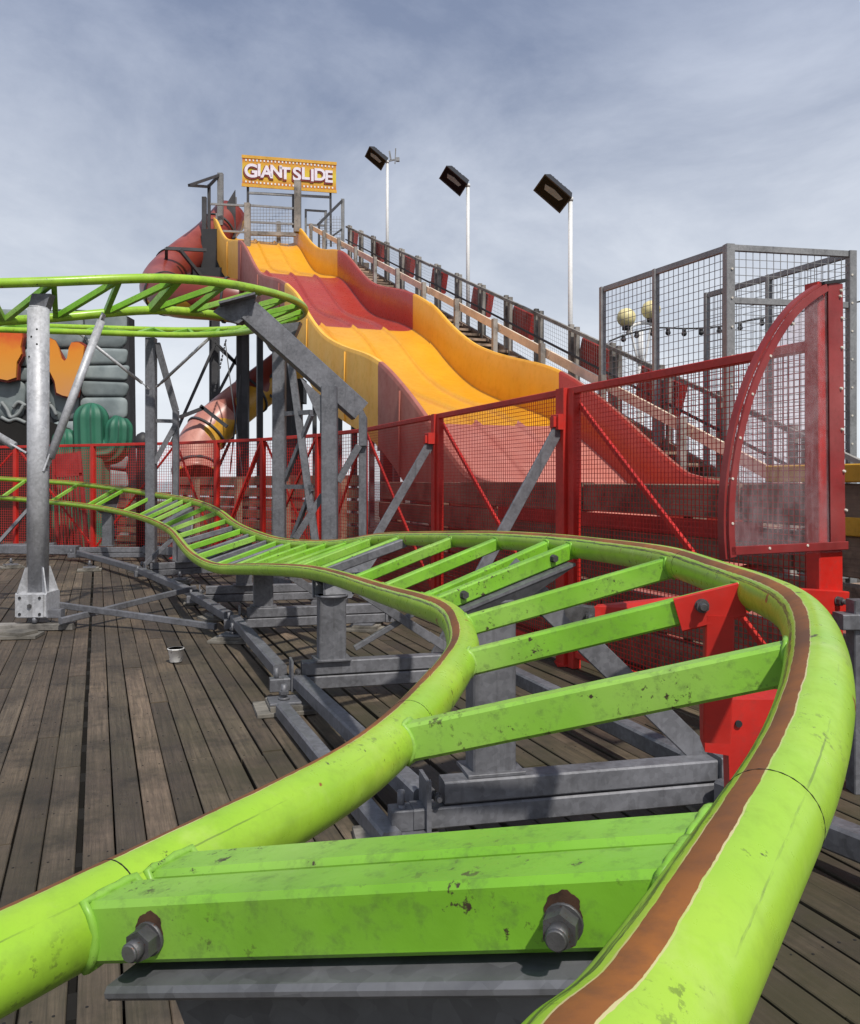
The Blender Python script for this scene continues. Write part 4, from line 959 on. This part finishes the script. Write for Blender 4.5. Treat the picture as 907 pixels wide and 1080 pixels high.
def board(m):
    a = [sb0, sb0 + s_d * s_l, sb0 + s_d * s_l + sz * s_h, sb0 + sz * s_h]
    m.add(a + [p - s_n * .08 for p in a], [[0, 1, 2, 3], [7, 6, 5, 4], [1, 0, 4, 5], [2, 1, 5, 6], [3, 2, 6, 7], [0, 3, 7, 4]], 0, [[(0, 0), (1, 0), (1, 1), (0, 1)]] + [[(0, 0)] * 4] * 5)
part('sign_board', ms_.m, sg, board)
part('frame', 'yellow_board', sg, lambda m: (m.beam(sb0 + sz * (s_h + .015) - s_d * .02, sb0 + s_d * (s_l + .02) + sz * (s_h + .015), .10, .035, s_n), m.beam(sb0 - sz * .015 - s_d * .02, sb0 + s_d * (s_l + .02) - sz * .015, .10, .035, s_n)))
def bulbs(m):
    k = 25
    for r_ in (0, 1):
        for i in range(k):
            x = .12 + (s_l - .24) * i / (k - 1); sag = .035 * math.sin(math.pi * i / (k - 1)) * (1 if r_ else -1)
            c_ = sb0 + s_d * x + sz * ((s_h - .10 + sag * .6) if r_ else (.10 + sag * .6)) + s_n * .004
            m.prism([c_ + s_d * .026 + sz * .03, c_ - s_d * .026 + sz * .03, c_ - s_d * .02 - sz * .03, c_ + s_d * .02 - sz * .03], s_n * .012)
part('bulb_row', 'white', sg, bulbs)
M['letter'] = paint('lilac white lettering', (.74, .68, .76), .5, .12, scale=8); M['letter_shadow'] = paint('dark red letter shadow', (.20, .012, .010), .5, .2)
def text_mesh(txt, size, mat, name, parent, org, offx, dep, bold):
    cu = bpy.data.curves.new(name, 'FONT'); cu.body = txt; cu.size = size; cu.extrude = dep; cu.offset = bold; cu.align_x = 'CENTER'; cu.align_y = 'CENTER'; cu.space_character = 1.06
    tmp = bpy.data.objects.new(name, cu); COL.objects.link(tmp)
    dg = bpy.context.evaluated_depsgraph_get(); me = bpy.data.meshes.new_from_object(tmp.evaluated_get(dg)); bpy.data.objects.remove(tmp); bpy.data.curves.remove(cu)
    o = bpy.data.objects.new(name, me); COL.objects.link(o); me.materials.clear(); me.materials.append(M[mat]); o.parent = parent
    rot = Matrix((s_d, sz, s_n)).transposed().to_4x4()
    o.matrix_local = Matrix.Translation(org - WL[parent.name]) @ rot
    return o
cen = sb0 + s_d * (s_l * .5) + sz * (s_h * .5) + s_n * .022
# lettering bounces a little, letter by letter
word = 'GIANT SLIDE'; adv = {'G': .325, 'I': .19, 'A': .30, 'N': .315, 'T': .265, ' ': .11, 'S': .275, 'L': .275, 'D': .31, 'E': .265}
tot = sum(adv[c] for c in word); x = -tot / 2
for i, c in enumerate(word):
    if c != ' ':
        dy = (.025 if i % 2 else -.015) - .05 * (i / 10 - .5) * 0; sz_ = .60 if c in 'GS' else .54; o_ = cen + s_d * (x + adv[c] / 2) + sz * dy
        text_mesh(c, sz_, 'letter_shadow', 'letter_shadow', sg, o_ - s_d * .022 - sz * .03, 0, .008, .038)
        text_mesh(c, sz_, 'letter', 'letter', sg, o_ + s_n * .014, 0, .010, .018)
    x += adv[c]
for px, Yp in ((262, 27.95), (349, 28.55), ): part('post', 'darksteel', sg, lambda m: m.beam(P(px, 196, Yp), P(px + (.5 if px > 300 else 0), 260, Yp), .07, .07, (0, 1, 0)))
part('cross_bar', 'cagesteel', sg, lambda m: m.beam(P(263, 203.5, 27.95), P(349, 208, 28.55), .07, .07))

# ================================================================== TUBE SLIDE
tube = thing('tube_slide', 'dark red and yellow spiral tube slide twisting down left of the wavy slide', 'tube slide', P(210, 480, 23.5))
tp = [P(244, 228, 28.3), P(222, 252, 27.4), P(196, 272, 26.4), P(174, 292, 25.2), P(170, 307, 23.9), P(190, 313, 22.8), P(228, 315, 22.4), P(270, 322, 22.6), P(305, 336, 23.4), P(325, 352, 24.6), P(318, 372, 25.4),
      P(292, 396, 25.0), P(262, 419, 24.4), P(234, 442, 23.8), P(214, 462, 23.4), P(206, 482, 23.0), P(207, 504, 22.6)]
tc_ = relax(spline(tp, 8), 8)
mt = NT('red and yellow tube'); uvn = mt.n('ShaderNodeUVMap'); ss = mt.n('ShaderNodeSeparateXYZ'); mt.l(uvn.outputs[0], ss.inputs[0])
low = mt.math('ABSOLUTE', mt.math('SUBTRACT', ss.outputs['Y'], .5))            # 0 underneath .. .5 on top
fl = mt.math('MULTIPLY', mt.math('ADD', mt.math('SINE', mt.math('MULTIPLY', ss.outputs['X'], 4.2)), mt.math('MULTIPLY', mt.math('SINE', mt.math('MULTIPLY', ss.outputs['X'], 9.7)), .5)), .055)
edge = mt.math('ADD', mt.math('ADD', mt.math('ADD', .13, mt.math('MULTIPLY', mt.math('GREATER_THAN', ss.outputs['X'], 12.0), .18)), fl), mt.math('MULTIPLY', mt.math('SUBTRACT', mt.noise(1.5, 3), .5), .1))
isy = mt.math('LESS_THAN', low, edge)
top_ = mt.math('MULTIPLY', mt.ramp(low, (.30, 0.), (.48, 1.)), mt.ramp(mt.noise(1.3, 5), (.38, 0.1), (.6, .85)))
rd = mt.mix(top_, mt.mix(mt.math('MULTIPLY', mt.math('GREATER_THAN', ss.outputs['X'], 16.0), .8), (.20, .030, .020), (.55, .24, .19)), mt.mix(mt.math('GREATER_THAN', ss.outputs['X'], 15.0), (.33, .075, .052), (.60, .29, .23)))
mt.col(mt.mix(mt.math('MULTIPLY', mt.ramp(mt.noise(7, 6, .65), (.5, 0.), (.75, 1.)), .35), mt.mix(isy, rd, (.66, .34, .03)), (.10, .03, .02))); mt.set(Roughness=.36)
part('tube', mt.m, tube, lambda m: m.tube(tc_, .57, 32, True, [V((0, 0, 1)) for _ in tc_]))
for i in range(5, len(tc_) - 2, 15):
    t_ = norm(tc_[i + 1] - tc_[i - 1]); part('flange', 'darksteel', tube, lambda m: m.tube([tc_[i] - t_ * .03, tc_[i] + t_ * .03], .61, 32))
for a, b in (((176, 262), (218, 264)), ((176, 262), (176, 284)), ((190, 263), (214, 293)), ((190, 440), (216, 430)), ((212, 428), (240, 450))):
    part('bracket', 'darksteel', tube, lambda m: m.beam(P(*a, 24.6 if a[1] < 300 else 22.6), P(*b, 25.2 if a[1] < 300 else 22.6), .09, .09))
for px, Yp in ((196, 24.2),): part('leg', 'darksteel', tube, lambda m: m.beam(V((P(px, 0, Yp).x, Yp, 0)), P(px, 470, Yp), .12, .12))
ch = thing('hanging_chain', 'thin chain and wire hanging down beside the tube slide', 'chain', P(238, 450, 22.4))
part('chain', 'darksteel', ch, lambda m: [m.beam(P(239 - k * .9, 358 + k * 4, 22.4), P(239 - k * .9 - .6, 361 + k * 4, 22.4), .05 if k % 2 else .03, .03) for k in range(14)])
part('wire', 'cagesteel', ch, lambda m: m.beam(P(238, 360, 22.4), P(256, 500, 22.4), .025, .025))
part('wire', 'darksteel', ch, lambda m: m.beam(P(254, 395, 22.4), P(243, 500, 22.4), .03, .03))

# ================================================================== FLOODLIGHTS
fl_root = None
def flood(px, ytop, base_z, label):
    global fl_root
    o_ = OF + .11; r = (px - CX) / F; k = -.58 + .932 * o_ + 4.357; Yl = (k - .3625 * o_ * r) / (r + .389); Y = Yl + .3625 * o_
    top = P(px, ytop, Y); PLN = top.z - (RZ(Yl) - 1.2); t = thing('floodlight', label, 'floodlight', (top.x, top.y, top.z - PLN), 'floodlights on white poles beside the stair')
    part('pole', 'white', t, lambda m: (m.cyl(top + V((0, 0, -PLN)), top, .045, 12, r1=.038), m.cyl(top, top + V((0, 0, .06)), .05, 12)))
    part('mount', 'black', t, lambda m: (m.beam(top + V((0, 0, .03)), top + V((-.20, -.05, .10)), .06, .06), m.beam(top + V((-.20, -.19, .10)), top + V((-.20, .12, .10)), .04, .05)))
    ax = norm((-.50, -.58, -.62)); side = V((.66, .02, -.58)); side = norm(side - ax * side.dot(ax)); up = norm(side.cross(ax)); c = top + V((-.28, -.06, .15))
    def head(m):
        q = lambda w, h, k: [c + ax * k + side * x * w + up * y * h for x, y in ((-1, -1), (1, -1), (1, 1), (-1, 1))]
        a = q(.31, .20, .11); b = q(.25, .12, -.12); e = q(.285, .175, .11); f = q(.26, .15, .03)
        m.add(a + b, [[7, 6, 5, 4], [0, 1, 5, 4], [1, 2, 6, 5], [2, 3, 7, 6], [3, 0, 4, 7]])
        m.add(a + e + f, [[1, 0, 4, 5], [2, 1, 5, 6], [3, 2, 6, 7], [0, 3, 7, 4], [5, 4, 8, 9], [6, 5, 9, 10], [7, 6, 10, 11], [4, 7, 11, 8], [8, 11, 10, 9]])
        for s_ in (-.18, -.09, 0, .09, .18): m.beam(c - ax * .125 + side * s_ - up * .11, c - ax * .125 + side * s_ + up * .11, .015, .05, ax)
        m.box(c - ax * .15 + side * .15, (.10, .18, .14), (ax, side, up))
    part('lamp_head', 'black', t, head)
    ml = M.get('lens')
    if not ml:
        q = NT('lamp glass'); q.col((.010, .010, .011)); q.set(Roughness=.22); q.b.inputs['Specular IOR Level'].default_value = .05; M['lens'] = q.m
    part('lens', 'lens', t, lambda m: (m.prism([c + ax * .095 + side * x * .28 + up * y * .17 for x, y in ((-1, -1), (1, -1), (1, 1), (-1, 1))], ax * .006), ))
    part('reflector', 'scroll', t, lambda m: m.prism([c + ax * .1015 + side * x + up * y for x, y in ((-.20, -.05), (-.02, -.09), (.20, -.06), (.16, .02), (-.16, .04))], ax * .002))
    return t, top
flood(601, 212, 3, 'largest white pole floodlight, right of the two others')
flood(493, 197, 3, 'middle white pole floodlight above the stair')
f3, tp3 = flood(409, 172, 3, 'farthest white pole floodlight, with a small aerial on its top')
part('aerial', 'cagesteel', f3, lambda m: (m.beam(tp3 + V((0, 0, .05)), tp3 + V((.22, 0, .10)), .04, .04), m.beam(tp3 + V((.22, 0, -.02)), tp3 + V((.24, 0, .42)), .03, .03), m.beam(tp3 + V((.10, 0, .10)), tp3 + V((.06, 0, .34)), .05, .05), m.box(tp3 + V((.30, 0, .10)), (.10, .10, .10))))

# ================================================================== CAGE
cage = thing('mesh_cage', 'tall open grey steel mesh cage standing behind the clear guard', 'cage', P(768, 500, 9.4))
ZC = 3.82
def cp(px, y): Y = F * (ZC - EYE) / (CY - y); return V(((px - CX) / F * Y, Y, 0))
cA_, cB_, cC_, cD_ = cp(635, 303), cp(768, 258), cp(897, 265), cp(745, 309)
def cpost(p, w=.075): part('post', 'cagesteel', cage, lambda m: m.beam(p + V((0, 0, .0)), p + V((0, 0, ZC)), w, w, norm(cC_ - cB_), .005))
for p, w in ((cA_, .075), (cB_, .10), (cC_, .09), (cD_, .07), (cA_.lerp(cB_, .47), .07), (cD_.lerp(cC_, .48), .07)): cpost(p, w)
for a, b in ((cA_, cB_), (cB_, cC_), (cD_, cC_)):
    d = norm(b - a)
    for zz in ((ZC - .035), .12) + ((3.20,) if a is cB_ else ()): part('rail', 'cagesteel', cage, lambda m: m.beam(a + d * .05 + V((0, 0, zz)), b - d * .05 + V((0, 0, zz)), .05, .07, ch=.004))
    part('wire_mesh', 'cagesteel', cage, lambda m: m.wires(a + d * .04 + V((0, 0, .15)), d, V((0, 0, 1)), (b - a).length - .08, ZC - .22, .088, .088, .0030))
for k in range(8):
    part('bolt', 'stud', cage, lambda m: m.cyl(cC_ + V((-.01, -.048, 1.3 + k * .32)), cC_ + V((-.01, -.056, 1.3 + k * .32)), .012, 8)); part('bolt', 'stud', cage, lambda m: m.cyl(cB_ + V((.02, -.055, 1.3 + k * .32)), cB_ + V((.02, -.062, 1.3 + k * .32)), .012, 8))

# ---- globe lamps
gp0 = V((P(675, 0, 18).x, 18.0, 0)); gll = thing('globe_lamp', 'white lamp post with two cream globes seen through the cage mesh', 'lamp post', gp0)
part('pole', 'white', gll, lambda m: (m.cyl(gp0, gp0 + V((0, 0, 3.6)), .10, 14, r1=.07), m.cyl(gp0 + V((0, 0, 3.6)), gp0 + V((0, 0, 4.35)), .06, 12)))
part('arm', 'white', gll, lambda m: (m.tube(spline([P(661, 352, 18), P(666, 344, 18), P(675, 341, 18.05), P(684, 341, 18), P(690, 344, 18)], 4), .04, 8), m.tube(spline([P(664, 345, 18), P(670, 372, 18), P(676, 392, 18)], 4), .025, 8), m.tube(spline([P(686, 345, 18), P(681, 372, 18), P(676, 392, 18)], 4), .025, 8)))
def globe(m, c, r):
    n = 10; m.tube([c + V((0, 0, -r * math.cos(math.pi * i / n))) for i in range(n + 1)], [max(.004, r * math.sin(math.pi * i / n)) for i in range(n + 1)], 18)
M['globe'] = paint('cream globe', (.78, .68, .34), .35, .12, scale=4)
for px, py in ((660, 335), (686, 327)):
    part('globe', 'globe', gll, lambda m: globe(m, P(px, py, 18), .20)); part('globe_collar', 'black', gll, lambda m: m.cyl(P(px, py + 9, 18), P(px, py + 13, 18), .09, 12))
# ---- string of bulbs
sl = thing('string_lights', 'black festoon cable with small bulbs hanging across behind the cage', 'string lights', P(740, 345, 14.5))
sp = spline([P(642, 360, 14), P(660, 353, 14.1), P(690, 346, 14.3), P(720, 346.5, 14.5), P(740, 346, 14.6), P(760, 344, 14.8), P(790, 338, 15), P(830, 331, 15.2), P(907, 318, 15.6)], 5)
part('cable', 'cable', sl, lambda m: m.tube(sp, .014, 6))
for px, py in ((657, 353), (671, 349), (688, 347), (704, 346), (721, 347), (739, 346), (758, 344), (780, 341), (803, 336), (829, 330)):
    part('bulb', 'black', sl, lambda m: (m.cyl(P(px, py, 14.4), P(px, py + 3, 14.4), .035, 8), globe(m, P(px, py + 5, 14.4), .045)))

# ================================================================== THEMED FACADE
YF = 17.0; fac_ = thing('stone_facade', 'painted grey stone facade with big orange letters behind the left fence', 'facade', (-8, YF, 0))
part('wall', 'black', fac_, lambda m: m.prism([V((-15, YF, 0)), V((P(139, 0, YF).x, YF, 0)), V((P(136, 0, YF).x, YF, P(0, 334, YF).z)), V((P(120, 0, YF).x, YF, P(0, 328, YF).z)), V((P(60, 0, YF).x, YF, P(0, 326, YF).z)), V((P(40, 0, YF).x, YF, P(0, 331, YF).z)), V((-15, YF, P(0, 332, YF).z))], (0, .35, 0)))
mst = NT('painted grey stone'); at = mst.n('ShaderNodeAttribute', attribute_name='tone'); n1 = mst.noise(2.2, 5)
mst.col(mst.mix(1.0, mst.ramp(n1, (.3, (.13, .16, .165)), (.7, (.27, .31, .31))), at.outputs['Color'], 'MULTIPLY')); mst.set(Roughness=.6); mst.bump(mst.noise(8, 5), .2, .02)
rows_ = []
def stone(m, x0, x1, z0, z1):
    g = .013; x0 += g; x1 -= g; z0 += g; z1 -= g; w, h = x1 - x0, z1 - z0; r = min(w, h) * random.uniform(.14, .34); pts = []
    for cx, cz, a0 in ((x1 - r, z1 - r, 0), (x0 + r, z1 - r, 90), (x0 + r, z0 + r, 180), (x1 - r, z0 + r, 270)):
        jx, jz = random.uniform(-.03, .03), random.uniform(-.03, .03)
        for k in range(4): a = R(a0 + k * 30); pts.append((cx + jx + r * math.cos(a), cz + jz + r * math.sin(a)))
    c = (sum(p[0] for p in pts) / 16, sum(p[1] for p in pts) / 16); t = random.uniform(.75, 1.2); rings = []
    for s_, dep in ((1.0, 0.0), (.985, .022), (.94, .038), (.6, .046)): rings.append([V((c[0] + (p[0] - c[0]) * s_, YF - dep - .002, c[1] + (p[1] - c[1]) * s_)) for p in pts])
    vs = sum(rings, []); fs = []
    for a in range(3):
        for k in range(16): fs.append([a * 16 + k, (a + 1) * 16 + k, (a + 1) * 16 + (k + 1) % 16, a * 16 + (k + 1) % 16])
    fs.append([48 + k for k in range(16)][::-1]); m.add(vs, fs, 0, None, t, True)
def stones(m):
    z_ = 4.62; xr = P(136.5, 0, YF).x
    while z_ > 0.2:
        h = random.uniform(.48, .88); x = xr
        while x > -11:
            w = random.uniform(.45, 1.15)
            if random.random() < .4: k = random.uniform(.4, .6); stone(m, x - w, x, z_ - h * k, z_); stone(m, x - w, x, z_ - h, z_ - h * k)
            else: stone(m, x - w, x, z_ - h, z_)
            x -= w
        z_ -= h
part('stone', mst.m, fac_, stones)
mo = NT('orange letter paint'); n1 = mo.noise(1.8, 4); oz = mo.n('ShaderNodeSeparateXYZ'); mo.l(mo.tc.outputs['Object'], oz.inputs[0])
mo.col(mo.ramp(mo.math('ADD', mo.math('MULTIPLY', mo.math('SUBTRACT', oz.outputs['Z'], 2.9), .9), mo.math('MULTIPLY', mo.math('SUBTRACT', n1, .5), .6)), (.05, (.58, .26, .08)), (.5, (.66, .27, .03)), (.8, (.70, .24, .015)), (1.0, (.62, .09, .012)))); mo.set(Roughness=.5)
M['letter_edge'] = paint('dark letter edge', (.22, .03, .015), .5, .2)
YL = 16.78
NL = [(46, 357), (52, 356), (58, 359), (62, 367), (65, 378), (68, 381), (71, 378), (73, 367), (76, 361), (83, 361), (89, 365), (88, 375), (85, 388), (82, 402), (80, 416), (75, 419), (66, 417), (60, 414), (58, 402), (53, 392), (49, 398), (47, 410), (42, 415), (34, 411), (36, 385), (39, 362)]
WL_ = [(-16, 352), (0, 350), (14, 349), (23, 347), (24, 356), (22, 366), (23, 373), (18, 382), (17, 398), (8, 401), (-8, 398), (-20, 402)]
def letter(pts):
    o = part('letter', mo.m, fac_, lambda m: m.prism([P(x, y, YL - .06) for x, y in pts], (0, .05, 0)))
    cx = sum(p[0] for p in pts) / len(pts); cy = sum(p[1] for p in pts) / len(pts)
    part('letter_edge', 'letter_edge', o, lambda m: m.prism([P(x + (1.6 if x > cx else -1.6) + .8, y + (1.6 if y > cy else -1.6) + .8, YL) for x, y in pts], (0, .10, 0)))
letter(NL); letter(WL_)
part('doorway', 'underside', fac_, lambda m: m.prism([P(-60, 600, YF - .10), P(84, 600, YF - .10), P(84, 470, YF - .10), P(74, 452, YF - .10), P(50, 444, YF - .10), P(-60, 440, YF - .10)], (0, .08, 0)))
M['scroll'] = paint('grey scroll paint', (.24, .26, .26), .6, .2)
def scroll(m):
    for pts in ([(2, 424), (8, 432), (12, 440), (20, 436), (26, 426)], [(2, 440), (10, 444), (18, 442), (28, 446)], [(14, 430), (20, 424), (28, 428)], [(50, 424), (56, 430), (60, 438)], [(30, 440), (40, 432), (48, 424), (54, 426)]): m.tube(spline([P(x, y, YF - .10) for x, y in pts], 5), .035, 8)
part('scroll', 'scroll', fac_, scroll)
# cactus
mc = NT('cactus paint'); n1 = mc.noise(1.5, 5); at = mc.n('ShaderNodeUVMap'); sx = mc.n('ShaderNodeSeparateXYZ'); mc.l(at.outputs[0], sx.inputs[0])
rib = mc.math('ABSOLUTE', mc.math('SUBTRACT', mc.math('FRACT', mc.math('MULTIPLY', sx.outputs['Y'], 10)), .5))
cc = mc.ramp(n1, (.3, (.016, .105, .062)), (.7, (.034, .175, .105))); mc.col(mc.mix(mc.ramp(rib, (.36, 0.), (.48, .8)), cc, (.008, .055, .035))); mc.set(Roughness=.55)
cac = thing('cactus', 'three armed green painted cactus figure in front of the stone facade', 'cactus', P(97, 590, 15.9))
ribm = lambda a: 1 + .07 * math.cos(10 * a + math.pi * 0)
def ctube(m, pts, r):
    c_ = spline(pts, 7); n_ = len(c_); L_ = [0]
    for i in range(1, n_): L_.append(L_[-1] + (c_[i] - c_[i - 1]).length)
    rr = [r * math.sqrt(max(.02, 1 - max(0, (r - (L_[-1] - l)) / r) ** 2)) for l in L_]
    ends = [c_[-1]]; m.tube(c_, rr, 60, True, None, 0, ribm)
YC = 15.9
cpt_ = lambda pts: [P(x, y, YC) for x, y in pts]
part('trunk', mc.m, cac, lambda m: ctube(m, cpt_([(98, 600), (98, 560), (98, 520), (98, 480), (97, 450), (97, 438), (97, 431), (97, 427), (97, 425)]), .305))
part('arm', mc.m, cac, lambda m: ctube(m, cpt_([(100, 477), (112, 476), (120, 474), (125, 466), (126, 455), (126, 447), (126, 443), (126, 440.5), (126.5, 439)]), .245))
part('arm', mc.m, cac, lambda m: ctube(m, cpt_([(70, 600), (70, 540), (70, 490), (70, 468), (70, 460), (70, 456), (70, 453.5), (70, 452)]), .235))

# ---- small things by the fence
bo = P(151, 587, 14.4); m = MB(); m.tube([V((bo.x, bo.y, 0)), V((bo.x, bo.y, 1.7)), V((bo.x, bo.y, 1.74)), V((bo.x, bo.y, 1.80)), V((bo.x, bo.y, 1.90)), V((bo.x, bo.y, 1.98)), V((bo.x, bo.y, 2.02))], [.11, .10, .10, .13, .13, .09, .02], 16)
tag(m.build('bollard', 'black'), 'black bollard with a rounded cap behind the fence right of the cactus', 'bollard')
rg = thing('red_gate', 'leaning red steel gate with a sheet top and vertical bars at the cactus foot', 'gate', P(75, 588, 14.75))
gq = lambda x, y: P(x, y, 14.75)
part('sheet', 'red_dusty', rg, lambda m: m.prism([gq(57, 479), gq(84, 477), gq(88, 499), (gq(59, 501))], (0, .02, 0)))
part('frame', 'red_dusty', rg, lambda m: (m.beam(gq(57, 477), gq(62, 582), .05, .05, (0, 1, 0)), m.beam(gq(84, 476), gq(94, 585), .05, .05, (0, 1, 0)), m.beam(gq(62, 582), gq(94, 585), .05, .05), m.beam(gq(59, 502), gq(88, 500), .05, .05)))
part('bars', 'red_dusty', rg, lambda m: [m.beam(gq(60 + k * 3.1, 502), gq(63 + k * 3.5, 583), .022, .022, (0, 1, 0)) for k in range(9)])
# paper cup
cg = G(186, 698.5); mcup = NT('white paper cup'); n1 = mcup.noise(30, 3); mcup.col(mcup.ramp(n1, (.56, (.78, .77, .74)), (.60, (.42, .42, .42)))); mcup.set(Roughness=.6)
def cup(m):
    zs = [(0, .036), (.004, .039), (.082, .050), (.083, .054), (.090, .054), (.090, .049), (.012, .037), (.010, .001)]
    m.tube([cg + V((0, 0, .004 + a)) for a, b in zs], [b for a, b in zs], 24, True)
m = MB(); cup(m); tag(m.build('paper_cup', mcup.m), 'small white paper cup standing empty on the boards', 'cup')
